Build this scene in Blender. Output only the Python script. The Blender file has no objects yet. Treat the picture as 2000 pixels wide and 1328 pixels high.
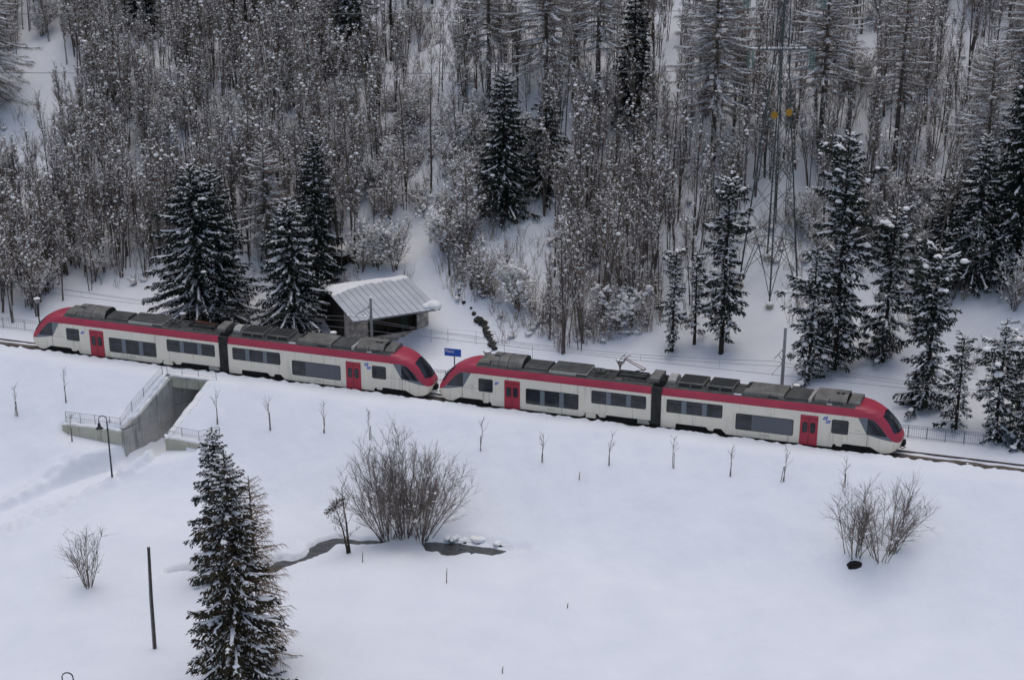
import bpy, math, random
import numpy as np
sc = bpy.context.scene
C = sc.collection
# ------------------------------------------------------------------ camera, light, exposure
cam_d = bpy.data.cameras.new('camera'); cam = bpy.data.objects.new('camera', cam_d); C.objects.link(cam)
cam.location = (0, 0, 41.0); cam.rotation_euler = (math.radians(70), 0, 0)
cam_d.sensor_width = 36; cam_d.lens = 54; cam_d.clip_start = 1; cam_d.clip_end = 2000
sc.camera = cam
SUN_EL, SUN_ROT = math.radians(83), math.radians(12)
w = bpy.data.worlds.new('World'); sc.world = w; w.use_nodes = True
nt = w.node_tree; nt.nodes.clear()
wo = nt.nodes.new('ShaderNodeOutputWorld'); bg = nt.nodes.new('ShaderNodeBackground')
sky = nt.nodes.new('ShaderNodeTexSky'); sky.sky_type = 'NISHITA'; sky.sun_disc = False
sky.sun_elevation = SUN_EL; sky.sun_rotation = SUN_ROT; sky.air_density = 1.0; sky.dust_density = 2.0; sky.ozone_density = 1.0
bg.inputs['Strength'].default_value = 0.12
nt.links.new(sky.outputs[0], bg.inputs[0]); nt.links.new(bg.outputs[0], wo.inputs[0])
sl = bpy.data.lights.new('sun', 'SUN'); sl.energy = 1.0; sl.angle = math.radians(60); sl.color = (1, 0.965, 0.92)
sun = bpy.data.objects.new('sun', sl); C.objects.link(sun)
_d = np.array([math.sin(SUN_ROT) * math.cos(SUN_EL), math.cos(SUN_ROT) * math.cos(SUN_EL), math.sin(SUN_EL)])
from mathutils import Vector, Matrix
sun.rotation_euler = Vector(_d).to_track_quat('Z', 'Y').to_euler()
sc.view_settings.view_transform = 'Standard'; sc.view_settings.look = 'None'
sc.view_settings.exposure = 0.0; sc.view_settings.gamma = 1.0; sc.view_settings.use_curve_mapping = False
sc.cycles.max_bounces = 6; sc.cycles.diffuse_bounces = 3; sc.cycles.glossy_bounces = 3; sc.cycles.transparent_max_bounces = 8

# ------------------------------------------------------------------ materials
def mat(name, col, rough=0.6, spec=0.5, metal=0.0, var=0.0, vscale=3.0, col2=None, bump=0.0, bscale=8.0, detail=4.0, coat=0.0, streak=None):
    m = bpy.data.materials.new(name); m.use_nodes = True
    n = m.node_tree; b = n.nodes['Principled BSDF']
    b.inputs['Roughness'].default_value = rough; b.inputs['Metallic'].default_value = metal
    b.inputs['Specular IOR Level'].default_value = spec; b.inputs['Coat Weight'].default_value = coat
    b.inputs['Base Color'].default_value = (*col, 1)
    tc = n.nodes.new('ShaderNodeTexCoord')
    if var or col2:
        nz = n.nodes.new('ShaderNodeTexNoise'); nz.inputs['Scale'].default_value = vscale; nz.inputs['Detail'].default_value = detail
        n.links.new(tc.outputs['Object'], nz.inputs['Vector'])
        rp = n.nodes.new('ShaderNodeValToRGB'); rp.color_ramp.elements[0].position = 0.3; rp.color_ramp.elements[1].position = 0.7
        c2 = col2 or tuple(min(1, c * (1 + var)) for c in col)
        c1 = col if col2 else tuple(c * (1 - var) for c in col)
        rp.color_ramp.elements[0].color = (*c1, 1); rp.color_ramp.elements[1].color = (*c2, 1)
        n.links.new(nz.outputs[0], rp.inputs[0]); n.links.new(rp.outputs[0], b.inputs['Base Color'])
    if streak:
        mp = n.nodes.new('ShaderNodeMapping'); mp.inputs['Scale'].default_value = (5.0, 5.0, 0.35); n.links.new(tc.outputs['Object'], mp.inputs['Vector'])
        ns = n.nodes.new('ShaderNodeTexNoise'); ns.inputs['Scale'].default_value = 1.0; ns.inputs['Detail'].default_value = 6; n.links.new(mp.outputs[0], ns.inputs['Vector'])
        r2 = n.nodes.new('ShaderNodeMapRange'); r2.inputs[1].default_value = 0.56; r2.inputs[2].default_value = 0.78; n.links.new(ns.outputs[0], r2.inputs[0])
        mx = n.nodes.new('ShaderNodeMix'); mx.data_type = 'RGBA'; mx.inputs[7].default_value = (*streak, 1); n.links.new(r2.outputs[0], mx.inputs[0])
        src = b.inputs['Base Color'].links[0].from_socket if b.inputs['Base Color'].links else None
        if src: n.links.new(src, mx.inputs[6])
        else: mx.inputs[6].default_value = (*col, 1)
        n.links.new(mx.outputs[2], b.inputs['Base Color'])
    if bump:
        nb = n.nodes.new('ShaderNodeTexNoise'); nb.inputs['Scale'].default_value = bscale; nb.inputs['Detail'].default_value = 5
        n.links.new(tc.outputs['Object'], nb.inputs['Vector'])
        bp = n.nodes.new('ShaderNodeBump'); bp.inputs['Strength'].default_value = bump; bp.inputs['Distance'].default_value = 0.1
        n.links.new(nb.outputs[0], bp.inputs['Height']); n.links.new(bp.outputs[0], b.inputs['Normal'])
    return m

M = {}
M['snow'] = mat('snow', (0.80, 0.81, 0.83), 0.75, 0.2, col2=(0.86, 0.865, 0.875), vscale=0.35, bump=0.38, bscale=2.4)
M['snow_clump'] = mat('snow_clump', (0.90, 0.875, 0.845), 0.8, 0.2)
M['needle'] = mat('needle', (0.016, 0.021, 0.017), 0.7, 0.25, col2=(0.032, 0.038, 0.028), vscale=1.3)
M['needle_warm'] = mat('needle_warm', (0.026, 0.026, 0.016), 0.7, 0.25, col2=(0.080, 0.056, 0.028), vscale=0.8)
M['bark'] = mat('bark', (0.045, 0.036, 0.030), 0.85, 0.2, var=0.35, vscale=4)
M['bark_grey'] = mat('bark_grey', (0.125, 0.102, 0.085), 0.85, 0.2, var=0.35, vscale=4)
M['twig'] = mat('twig', (0.235, 0.185, 0.150), 0.85, 0.2, var=0.35, vscale=2)
M['twig_thicket'] = mat('twig_thicket', (0.24, 0.19, 0.16), 0.85, 0.2, var=0.3, vscale=2)
M['twig_willow'] = mat('twig_willow', (0.215, 0.178, 0.155), 0.85, 0.2, var=0.3, vscale=2)
M['twig_pale'] = mat('twig_pale', (0.16, 0.13, 0.10), 0.85, 0.2, var=0.3, vscale=2)
M['twig_larch'] = mat('twig_larch', (0.20, 0.115, 0.055), 0.85, 0.2, var=0.3, vscale=2)
M['leaf_dead'] = mat('leaf_dead', (0.10, 0.07, 0.05), 0.85, 0.2, var=0.3, vscale=2)
M['white_paint'] = mat('white_paint', (0.84, 0.755, 0.615), 0.42, 0.4, var=0.05, vscale=0.8, detail=8, streak=(0.52, 0.46, 0.37))
M['red_paint'] = mat('red_paint', (0.43, 0.045, 0.076), 0.40, 0.4, var=0.12, vscale=0.7, detail=8)
M['red_door'] = mat('red_door', (0.43, 0.030, 0.055), 0.40, 0.4, var=0.06, vscale=1.0)
M['glass'] = mat('glass', (0.007, 0.009, 0.013), 0.10, 0.5, col2=(0.040, 0.043, 0.052), vscale=1.6)
M['film'] = mat('film', (0.105, 0.115, 0.13), 0.35, 0.4, var=0.05)
M['grey_panel'] = mat('grey_panel', (0.16, 0.18, 0.20), 0.4, 0.4, var=0.05)
M['rubber'] = mat('rubber', (0.018, 0.018, 0.018), 0.7, 0.3)
M['under'] = mat('under', (0.014, 0.013, 0.012), 0.8, 0.3, var=0.4, vscale=3)
M['bellows'] = mat('bellows', (0.055, 0.053, 0.05), 0.8, 0.2, var=0.3, vscale=2)
M['roof_dark'] = mat('roof_dark', (0.075, 0.075, 0.068), 0.7, 0.3, var=0.35, vscale=1.5, detail=8)
M['roof_unit'] = mat('roof_unit', (0.165, 0.155, 0.135), 0.6, 0.3, var=0.35, vscale=1.6, detail=8, streak=(0.09, 0.08, 0.07))
M['roof_pale'] = mat('roof_pale', (0.40, 0.38, 0.34), 0.6, 0.3, var=0.12, vscale=1.5)
M['vent'] = mat('vent', (0.03, 0.03, 0.028), 0.7, 0.3)
M['rust'] = mat('rust', (0.20, 0.075, 0.045), 0.7, 0.3, var=0.3)
M['logo_blue'] = mat('logo_blue', (0.035, 0.085, 0.42), 0.5, 0.3)
M['print_white'] = mat('print_white', (0.75, 0.75, 0.76), 0.5, 0.3)
M['print_grey'] = mat('print_grey', (0.28, 0.26, 0.24), 0.5, 0.3)
M['sign_blue'] = mat('sign_blue', (0.03, 0.13, 0.62), 0.45, 0.4)
M['steel'] = mat('steel', (0.20, 0.21, 0.22), 0.5, 0.5, metal=0.3, var=0.15)
M['fence_blue'] = mat('fence_blue', (0.15, 0.19, 0.22), 0.5, 0.4, var=0.15)
M['rail_steel'] = mat('rail_steel', (0.07, 0.055, 0.045), 0.7, 0.3, var=0.2)
M['wire'] = mat('wire', (0.16, 0.16, 0.165), 0.6, 0.4)
M['dark_metal'] = mat('dark_metal', (0.022, 0.022, 0.026), 0.5, 0.4)
M['pylon'] = mat('pylon', (0.080, 0.098, 0.090), 0.6, 0.4, var=0.2)
M['insulator'] = mat('insulator', (0.16, 0.28, 0.25), 0.3, 0.5)
M['yellow'] = mat('yellow', (0.50, 0.26, 0.03), 0.5, 0.4)
M['concrete'] = mat('concrete', (0.34, 0.33, 0.31), 0.85, 0.2, col2=(0.50, 0.48, 0.44), vscale=0.9, detail=10, bump=0.15, bscale=5, streak=(0.13, 0.125, 0.115))
M['concrete_warm'] = mat('concrete_warm', (0.40, 0.37, 0.28), 0.85, 0.2, col2=(0.56, 0.53, 0.43), vscale=0.8, detail=10, bump=0.15, bscale=5, streak=(0.20, 0.185, 0.14))
M['concrete_post'] = mat('concrete_post', (0.30, 0.30, 0.29), 0.85, 0.2, var=0.15, vscale=3)
M['stone'] = mat('stone', (0.25, 0.23, 0.20), 0.9, 0.2, col2=(0.62, 0.57, 0.50), vscale=3.2, detail=3, bump=0.3, bscale=9)
M['mortar'] = mat('mortar', (0.30, 0.28, 0.25), 0.9, 0.2, var=0.3, vscale=3, bump=0.3)
M['plaster'] = mat('plaster', (0.30, 0.29, 0.27), 0.9, 0.2, var=0.3, vscale=2.5, detail=8)
M['rock'] = mat('rock', (0.028, 0.026, 0.024), 0.9, 0.2, col2=(0.085, 0.08, 0.07), vscale=3, bump=0.4, bscale=6)
M['sheet'] = mat('sheet', (0.46, 0.475, 0.495), 0.5, 0.4, metal=0.0, col2=(0.57, 0.58, 0.59), vscale=0.7, detail=8)
M['seam'] = mat('seam', (0.36, 0.365, 0.38), 0.5, 0.4)
M['timber_and_interior_dark'] = mat('timber_and_interior_dark', (0.022, 0.018, 0.015), 0.85, 0.2, var=0.3, vscale=4)
M['timber_green'] = mat('timber_green', (0.012, 0.022, 0.017), 0.7, 0.3, var=0.3, vscale=4)
M['wood_grey'] = mat('wood_grey', (0.10, 0.085, 0.075), 0.85, 0.2, var=0.35, vscale=5)
M['ballast'] = mat('ballast', (0.085, 0.07, 0.055), 0.9, 0.2, col2=(0.20, 0.17, 0.14), vscale=6, bump=0.5, bscale=14)
M['water'] = mat('water', (0.018, 0.020, 0.020), 0.07, 0.5, col2=(0.085, 0.082, 0.076), vscale=3.0, detail=10, bump=0.7, bscale=7)

# ------------------------------------------------------------------ geometry collector
class G:
    def __init__(s): s.V = []; s.F = []; s.MI = []; s.n = 0
    def add(s, V, F, m=0):
        V = np.asarray(V, float).reshape(-1, 3); F = np.asarray(F, np.int64)
        s.V.append(V); s.F.append(F + s.n); s.MI.append(np.full(len(F), m, np.int32)); s.n += len(V)
        return s
    def build(s, name, mats, parent=None, org=None, smooth=False, rot=None):
        if not isinstance(mats, (list, tuple)): mats = [mats]
        me = s.mesh(name, mats, org, smooth)
        o = bpy.data.objects.new(name, me); C.objects.link(o)
        if parent is not None: o.parent = parent
        elif org is not None: o.location = tuple(org)
        return o
    def mesh(s, name, mats, org=None, smooth=False):
        V = np.concatenate(s.V) if s.V else np.zeros((0, 3))
        if org is not None: V = V - np.asarray(org, float)
        me = bpy.data.meshes.new(name)
        me.vertices.add(len(V)); me.vertices.foreach_set('co', V.astype(np.float32).ravel())
        loops = np.concatenate([f.ravel() for f in s.F]) if s.F else np.zeros(0, int)
        tot = np.concatenate([np.full(len(f), f.shape[1]) for f in s.F]) if s.F else np.zeros(0, int)
        st = np.concatenate([[0], np.cumsum(tot)[:-1]]) if len(tot) else tot
        me.loops.add(len(loops)); me.loops.foreach_set('vertex_index', loops.astype(np.int32))
        me.polygons.add(len(tot)); me.polygons.foreach_set('loop_start', st.astype(np.int32)); me.polygons.foreach_set('loop_total', tot.astype(np.int32))
        for m in mats: me.materials.append(m)
        me.polygons.foreach_set('material_index', np.concatenate(s.MI).astype(np.int32))
        me.polygons.foreach_set('use_smooth', np.full(len(tot), bool(smooth)))
        me.update(calc_edges=True); me.validate(verbose=False)
        return me

BOXF = np.array([[0, 3, 2, 1], [4, 5, 6, 7], [0, 1, 5, 4], [1, 2, 6, 5], [2, 3, 7, 6], [3, 0, 4, 7]])
def boxv(x0, x1, y0, y1, z0, z1):
    return np.array([[x0, y0, z0], [x1, y0, z0], [x1, y1, z0], [x0, y1, z0], [x0, y0, z1], [x1, y0, z1], [x1, y1, z1], [x0, y1, z1]], float)
def box(g, x0, x1, y0, y1, z0, z1, m=0, f=None):
    V = boxv(x0, x1, y0, y1, z0, z1)
    g.add(f(V) if f else V, BOXF, m)
def tubes(g, P, R, sides=4, m=0, cap=False):
    """P (B,n,3), R (B,n): B tubes of n rings"""
    P = np.asarray(P, float); R = np.asarray(R, float); B, n, _ = P.shape
    T = np.gradient(P, axis=1); T /= np.linalg.norm(T, axis=2, keepdims=True) + 1e-9
    up = np.where(np.abs(T[..., 2:3]) > 0.9, np.array([1., 0, 0]), np.array([0., 0, 1]))
    A = np.cross(T, up); A /= np.linalg.norm(A, axis=2, keepdims=True) + 1e-9
    Bn = np.cross(T, A)
    a = np.arange(sides) * 2 * np.pi / sides
    V = P[:, :, None] + R[:, :, None, None] * (np.cos(a)[:, None] * A[:, :, None] + np.sin(a)[:, None] * Bn[:, :, None])
    idx = np.arange(B * n * sides).reshape(B, n, sides)
    q = np.stack([idx[:, :-1], np.roll(idx, -1, 2)[:, :-1], np.roll(idx, -1, 2)[:, 1:], idx[:, 1:]], -1).reshape(-1, 4)
    g.add(V, q, m)
    if cap:
        k = g.n - B * n * sides
        for e in (0, n - 1):
            g.F.append(idx[:, e].reshape(B, sides) + k); g.MI.append(np.full(B, m, np.int32))
def tube(g, pts, r, sides=6, m=0, cap=True):
    pts = np.asarray(pts, float)[None]; r = np.full((1, pts.shape[1]), r, float) if np.isscalar(r) else np.asarray(r, float)[None]
    tubes(g, pts, r, sides, m, cap)
_t = (1 + 5 ** .5) / 2
ICO_V = np.array([[-1, _t, 0], [1, _t, 0], [-1, -_t, 0], [1, -_t, 0], [0, -1, _t], [0, 1, _t], [0, -1, -_t], [0, 1, -_t], [_t, 0, -1], [_t, 0, 1], [-_t, 0, -1], [-_t, 0, 1]]) / math.hypot(1, _t)
ICO_F = np.array([[0, 11, 5], [0, 5, 1], [0, 1, 7], [0, 7, 10], [0, 10, 11], [1, 5, 9], [5, 11, 4], [11, 10, 2], [10, 7, 6], [7, 1, 8], [3, 9, 4], [3, 4, 2], [3, 2, 6], [3, 6, 8], [3, 8, 9], [4, 9, 5], [2, 4, 11], [6, 2, 10], [8, 6, 7], [9, 8, 1]])
def subdiv(V, F):
    V = list(map(tuple, V)); cache = {}; out = []
    def mid(a, b):
        k = (min(a, b), max(a, b))
        if k not in cache:
            p = (np.array(V[a]) + V[b]) / 2; V.append(tuple(p / np.linalg.norm(p))); cache[k] = len(V) - 1
        return cache[k]
    for a, b, c in F:
        ab, bc, ca = mid(a, b), mid(b, c), mid(c, a); out += [[a, ab, ca], [b, bc, ab], [c, ca, bc], [ab, bc, ca]]
    return np.array(V), np.array(out)
ICO2_V, ICO2_F = subdiv(ICO_V, ICO_F)
ICO3_V, ICO3_F = subdiv(ICO2_V, ICO2_F)
OCT_V = np.array([[1, 0, 0], [-1, 0, 0], [0, 1, 0], [0, -1, 0], [0, 0, 1], [0, 0, -1]], float)
OCT_F = np.array([[0, 2, 4], [2, 1, 4], [1, 3, 4], [3, 0, 4], [2, 0, 5], [1, 2, 5], [3, 1, 5], [0, 3, 5]])
def blobs(g, P, S, rng, jit=0.25, tv=ICO_V, tf=ICO_F, m=0):
    P = np.asarray(P, float).reshape(-1, 3); N = len(P)
    if N == 0: return
    S = np.asarray(S, float)
    if S.ndim == 1: S = np.stack([S, S, S * 0.7], -1) if len(S) == N else np.tile(S, (N, 1))
    ang = rng.uniform(0, 6.28, N); c, s = np.cos(ang)[:, None], np.sin(ang)[:, None]
    T = tv[None] * (1 + rng.uniform(-jit, jit, (N, len(tv), 1)))
    T = T * S[:, None]
    T = np.stack([T[..., 0] * c - T[..., 1] * s, T[..., 0] * s + T[..., 1] * c, T[..., 2]], -1)
    g.add(P[:, None] + T, (tf[None] + (np.arange(N) * len(tv))[:, None, None]).reshape(-1, 3), m)

def tag(o, label, cat, group=None, kind=None):
    if label: o['label'] = label
    if cat: o['category'] = cat
    if group: o['group'] = group
    if kind: o['kind'] = kind
    return o
def thing(name, label, cat, loc, group=None, rz=0):
    o = bpy.data.objects.new(name, None); o.empty_display_size = 0.3; C.objects.link(o)
    o.location = tuple(float(c) for c in loc); o.rotation_euler = (0, 0, rz)
    return tag(o, label, cat, group)
def copy_tree(root, loc, rz=0, s=1.0, label=None, group=None):
    r = root.copy(); C.objects.link(r); r.location = tuple(float(c) for c in loc); r.rotation_euler = (0, 0, rz); r.scale = (s, s, s) if np.isscalar(s) else s
    if label: r['label'] = label
    if group: r['group'] = group
    for ch in root.children:
        c = ch.copy(); C.objects.link(c); c.parent = r
        for g2 in ch.children:
            d = g2.copy(); C.objects.link(d); d.parent = c
    return r

# ------------------------------------------------------------------ track curve and terrain
TH0, K = math.radians(19.518), 3.472e-3
X0, Y0, HW = -20.715, 104.434, 1.25
RAD = 1 / K
AX = X0 + 17 * math.cos(TH0); AY = Y0 - 17 * math.sin(TH0)
CXc = AX - RAD * math.sin(TH0); CYc = AY - RAD * math.cos(TH0)
_us = np.arange(-260, 320, 0.5)
_sl = 0.011 + 1.651e-3 * (np.clip(_us, -22, 56) - 17)
_sl *= np.where(_us < -22, np.exp((_us + 22) / 12), np.where(_us > 56, np.exp(-(_us - 56) / 9), 1))
_zz = np.cumsum(_sl) * 0.5; _zz -= np.interp(17, _us, _zz) - 0.187
def zt(u): return np.interp(u, _us, _zz)
def uv(x, y):
    dx, dy = x - CXc, y - CYc
    a = np.arctan2(dx, dy)
    return 17 + RAD * (a - TH0), np.hypot(dx, dy) - RAD - HW
def T(u, v, h):
    u = np.asarray(u, float); v = np.asarray(v, float); h = np.asarray(h, float)
    a = TH0 + K * (u - 17); r = RAD + HW + v
    return np.stack(np.broadcast_arrays(CXc + r * np.sin(a), CYc + r * np.cos(a), zt(u) + h), -1)
def head(u): return TH0 + K * (u - 17)

def _h(ix, iy, s): 
    n = (ix * 374761393 + iy * 668265263 + s * 974634541) & 0x7fffffff
    n = ((n ^ (n >> 13)) * 1274126177) & 0x7fffffff
    return ((n ^ (n >> 16)) & 0xffff) / 65535.0
def vnoise(x, y, s=0):
    x = np.asarray(x, float); y = np.asarray(y, float)
    ix = np.floor(x).astype(np.int64); iy = np.floor(y).astype(np.int64); fx = x - ix; fy = y - iy
    fx = fx * fx * (3 - 2 * fx); fy = fy * fy * (3 - 2 * fy)
    a = _h(ix, iy, s) * (1 - fx) + _h(ix + 1, iy, s) * fx; b = _h(ix, iy + 1, s) * (1 - fx) + _h(ix + 1, iy + 1, s) * fx
    return (a * (1 - fy) + b * fy) * 2 - 1
def fbm(x, y, s=0, o=3): return sum(vnoise(x * 2 ** i, y * 2 ** i, s + i) / 2 ** i for i in range(o))
def smax(a, b, k): 
    h = np.clip(0.5 + 0.5 * (a - b) / k, 0, 1); return b + (a - b) * h + k * h * (1 - h)
def seg_dist(x, y, pts):
    """distance to a polyline, and the arc parameter (index units)"""
    best = np.full(np.shape(x), 1e9); par = np.zeros(np.shape(x))
    for i in range(len(pts) - 1):
        ax, ay = pts[i][:2]; bx, by = pts[i + 1][:2]; dx, dy = bx - ax, by - ay
        t = np.clip(((x - ax) * dx + (y - ay) * dy) / (dx * dx + dy * dy), 0, 1)
        d = np.hypot(x - ax - t * dx, y - ay - t * dy)
        par = np.where(d < best, i + t, par); best = np.minimum(best, d)
    return best, par
def in_poly(x, y, P):
    r = np.zeros(np.shape(x), bool); n = len(P)
    for i in range(n):
        x1, y1 = P[i]; x2, y2 = P[(i + 1) % n]
        c = ((y1 > y) != (y2 > y)) & (x < (x2 - x1) * (y - y1) / (y2 - y1 + 1e-12) + x1)
        r ^= c
    return r
# camera rays of the photograph (2000 x 1328 pixels), used to read positions off the ground
_cp, _sp = math.cos(math.radians(20)), math.sin(math.radians(20))
def ray(px, py):
    b, c = 1.0, (664 - py) / 3000
    return np.array([(px - 1000) / 3000, b * _cp + c * _sp, -b * _sp + c * _cp])
def zat(py, Y): return 41 - Y * math.tan(math.radians(20) + math.atan((py - 664) / 3000))
def proj(x, y, z):
    dz = z - 41; zc = y * _cp - dz * _sp; up = y * _sp + dz * _cp
    return 1000 + 3000 * x / zc, 664 - 3000 * up / zc
def onz(px, py, z): d = ray(px, py); return np.array([0, 0, 41]) + d * ((z - 41) / d[2])

FLOOR = -4.25                                     # floor of the underpass
PL = T(-3.6, -2.85, 0)[:2]; PR = T(-0.45, -2.85, 0)[:2]
def emb_z(x, y):
    u, v = uv(x, y); d = np.maximum(-v - 2.65, 0); sl_ = np.interp(u, [-30, -5, 20, 60], [0.60, 0.62, 0.52, 0.47])
    return zt(u) + 0.43 - sl_ * np.where(d < 0.8, d * d / 1.6, d - 0.4)
def on_emb(px, py):
    d = ray(px, py); t = np.linspace(80, 160, 4000); Q = np.array([0, 0, 41]) + d * t[:, None]
    return Q[int(np.argmax(Q[:, 2] < emb_z(Q[:, 0], Q[:, 1])))]
_q = on_emb(238, 842); CL, WZ = _q[:2], _q[2] - 0.02
_q = on_emb(324, 853); CR, WR = _q[:2], _q[2] - 0.02
_q = on_emb(123, 828); CE, WE = _q[:2], _q[2] - 0.02
_q = on_emb(390, 866); CRE, WRE = _q[:2], _q[2] - 0.02
CORR = [tuple(PL), tuple(CL), (CL[0] - 0.7, CL[1] - 0.85), (CR[0] - 0.7, CR[1] - 0.85), tuple(CR), tuple(PR)]
PATH = [(-23.6, 102.6), tuple((CL + CR) / 2), (-29.4, 96.2), (-33.8, 91.4), (-41, 83.6), (-58, 66)]
STREAM_PX = [(1700, 1098), (1655, 1118), (1300, 1085), (1075, 1068), (1000, 1064), (945, 1059), (895, 1056), (848, 1054), (815, 1046), (655, 1048), (625, 1064), (600, 1082), (560, 1092), (520, 1106), (440, 1108), (385, 1104), (300, 1115)]
def meadow0(x, y): return -3.3 + 0.042 * np.clip(x, -70, 50)
STREAM = [tuple(onz(a, b, -3.5 + 0.042 * ((a - 1000) / 33.0))[:2]) for a, b in STREAM_PX]
#               hole                buried     pool------------------------  buried      bend ----------------------------------------- behind spruce
STREAM_W = [0.75, 0.6, 0.0, 0.0, 0.25, 0.75, 0.9, 0.65, 0.0, 0.5, 0.75, 0.4, 0.75, 0.95, 0.6, 0.5, 0.0]
def stream_w(par): return np.interp(par, np.arange(len(STREAM_W)), STREAM_W)
def ground(x, y, detail=True):
    x = np.asarray(x, float); y = np.asarray(y, float)
    u, v = uv(x, y); z0 = zt(u)
    zm = meadow0(x, y) + 0.28 * fbm(x / 17, y / 17, 3, 2) + 0.08 * fbm(x / 3.5, y / 3.5, 5, 2) + 0.018 * fbm(x / 1.1, y / 1.1, 6, 2)
    ds, par = seg_dist(x, y, STREAM)
    zm = zm + 0.22 * np.exp(-((ds - 5) / 3.0) ** 2) * np.clip((v + 40) / 10, 0, 1) * np.clip((-v - 12) / 8, 0, 1)
    w = stream_w(par) * (1 + 0.45 * vnoise(x / 0.8, y / 0.8, 21) + 0.25 * vnoise(x / 0.35, y / 0.35, 22))
    zm = zm - 0.35 * np.exp(-(ds / 2.6) ** 2)
    zm = zm - 0.62 * np.clip((w - ds) / 0.22 + 0.5, 0, 1) * (w > 0.15)
    # embankment on the valley side
    d = np.maximum(-v - 2.65, 0)
    slope = np.interp(u, [-30, -5, 20, 60], [0.60, 0.62, 0.52, 0.47])
    emb = z0 + 0.43 - slope * np.where(d < 0.8, d * d / 1.6, d - 0.4) + (0.07 * fbm(x / 2.2, y / 2.2, 9, 3) + 0.035 * fbm(x / 0.7, y / 0.7, 11, 2)) * np.clip(d, 0, 1)
    near = smax(emb, zm, 1.3)
    # path trench and ploughed banks
    dp, pp = seg_dist(x, y, PATH)
    lump = fbm(x / 0.42, y / 0.42, 31, 3)
    zp = np.interp(pp, [0, 1, 2, 3, 5], [FLOOR, FLOOR, -4.55, -4.9, -5.3])
    bank = np.exp(-((dp - 1.9) / 0.8) ** 2) * (0.26 + 0.22 * lump + 0.10 * vnoise(x / 0.23, y / 0.23, 35))
    near = near + bank * np.clip(pp * 3 - 2.4, 0, 1)
    near = np.where(dp < 1.5, near + (zp - 0.12 + 0.05 * lump - near) * np.clip((1.45 - dp) / 0.35, 0, 1) * np.clip(pp * 2.5 - 1.6, 0, 1), near)
    # foot of the return walls
    for A, B_, za, zb_, dep in ((CL, CE, WZ, WE, (1.05, 0.65)), (CR, CRE, WR, WRE, (0.95, 0.45))):
        dx, dy = B_ - A; LL = math.hypot(dx, dy); ox, oy = (-dy / LL, dx / LL)
        if oy > 0: ox, oy = -ox, -oy
        k = ((x - A[0]) * dx + (y - A[1]) * dy) / LL ** 2; o_ = (x - A[0]) * ox + (y - A[1]) * oy
        foot = za + (zb_ - za) * k - (dep[0] + (dep[1] - dep[0]) * k) - 0.12 * o_
        near = np.where((k > -0.12) & (k < 1.02) & (o_ > 0) & (o_ < 3.5), np.minimum(near, foot + np.clip(k - 0.9, 0, 1) * 2), near)
    # track bed
    e = np.abs(v)
    lumpy = 0.11 * fbm(x / 0.32, y / 0.32, 41, 2) * np.exp(-((v + 1.55) / 0.30) ** 2) + 0.035 * fbm(x / 0.8, y / 0.8, 43, 2)
    bed = z0 + np.where(v < 0, 0.43, 0.03) + lumpy - np.clip((1.42 - e) / 0.18, 0, 1) * np.where(v < 0, 0.43, 0.04)
    # slope behind the line
    vv = v - 9.5 + 1.6 * np.sin(u / 9.0) + 1.2 * vnoise(u / 7.0, v / 9.0, 51) - np.interp(u, [20, 34, 50, 62], [0, 1.5, -1.0, -3.0])
    sp = 2.2 * np.logaddexp(0, vv / 2.2)
    far = z0 + 0.03 + 0.13 * np.maximum(v - 3.2, 0) + 0.50 * sp
    amp = np.clip((v - 8) / 10, 0, 1)
    far = far + amp * (1.1 * fbm(x / 11, y / 11, 61, 2) + 0.25 * fbm(x / 2.6, y / 2.6, 65, 2)) + 0.05 * fbm(x / 1.3, y / 1.3, 67, 2) * np.clip((v - 3) / 2, 0, 1)
    gx = np.interp(y, [104, 112, 122, 132, 145], [-6, -8.5, -9, -9.5, -8])
    far = far - 1.5 * amp * np.exp(-((x - gx) / 3.2) ** 2)
    far = far - 0.75 * np.exp(-(((x + 9.3) / 3.6) ** 2 + ((y - 107.4) / 1.9) ** 2) ** 2) * np.clip((v - 2.9) / 0.6, 0, 1)
    z = np.where(v < -2.65, near, np.where(v < 2.2, bed, far))
    z = np.where((v > 1.9) & (v <= 2.2), bed + (far - bed) * (v - 1.9) / 0.3, z)
    z = np.where((v < -2.3) & (v >= -2.65), bed + (near - bed) * (-2.3 - v) / 0.35, z)
    c = in_poly(x, y, CORR) & (v < -2.85)
    z = np.where(c, FLOOR + np.interp(dp, [0, 0.75, 1.6], [-0.02, 0.0, 0.75]) + np.where(dp > 0.8, 0.12 * lump, 0), z)
    return z
_tt = np.linspace(45, 260, 1400)
def at(px, py):
    d = ray(px, py); P = np.array([0, 0, 41]) + d * _tt[:, None]
    g = P[:, 2] - ground(P[:, 0], P[:, 1])
    i = int(np.argmax(g < 0)) if (g < 0).any() else len(_tt) - 1
    t = _tt[i] if i == 0 else _tt[i - 1] + (_tt[i] - _tt[i - 1]) * g[i - 1] / (g[i - 1] - g[i] + 1e-9)
    p = np.array([0, 0, 41]) + d * t
    p[2] = ground(p[0], p[1]); return p
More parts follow.
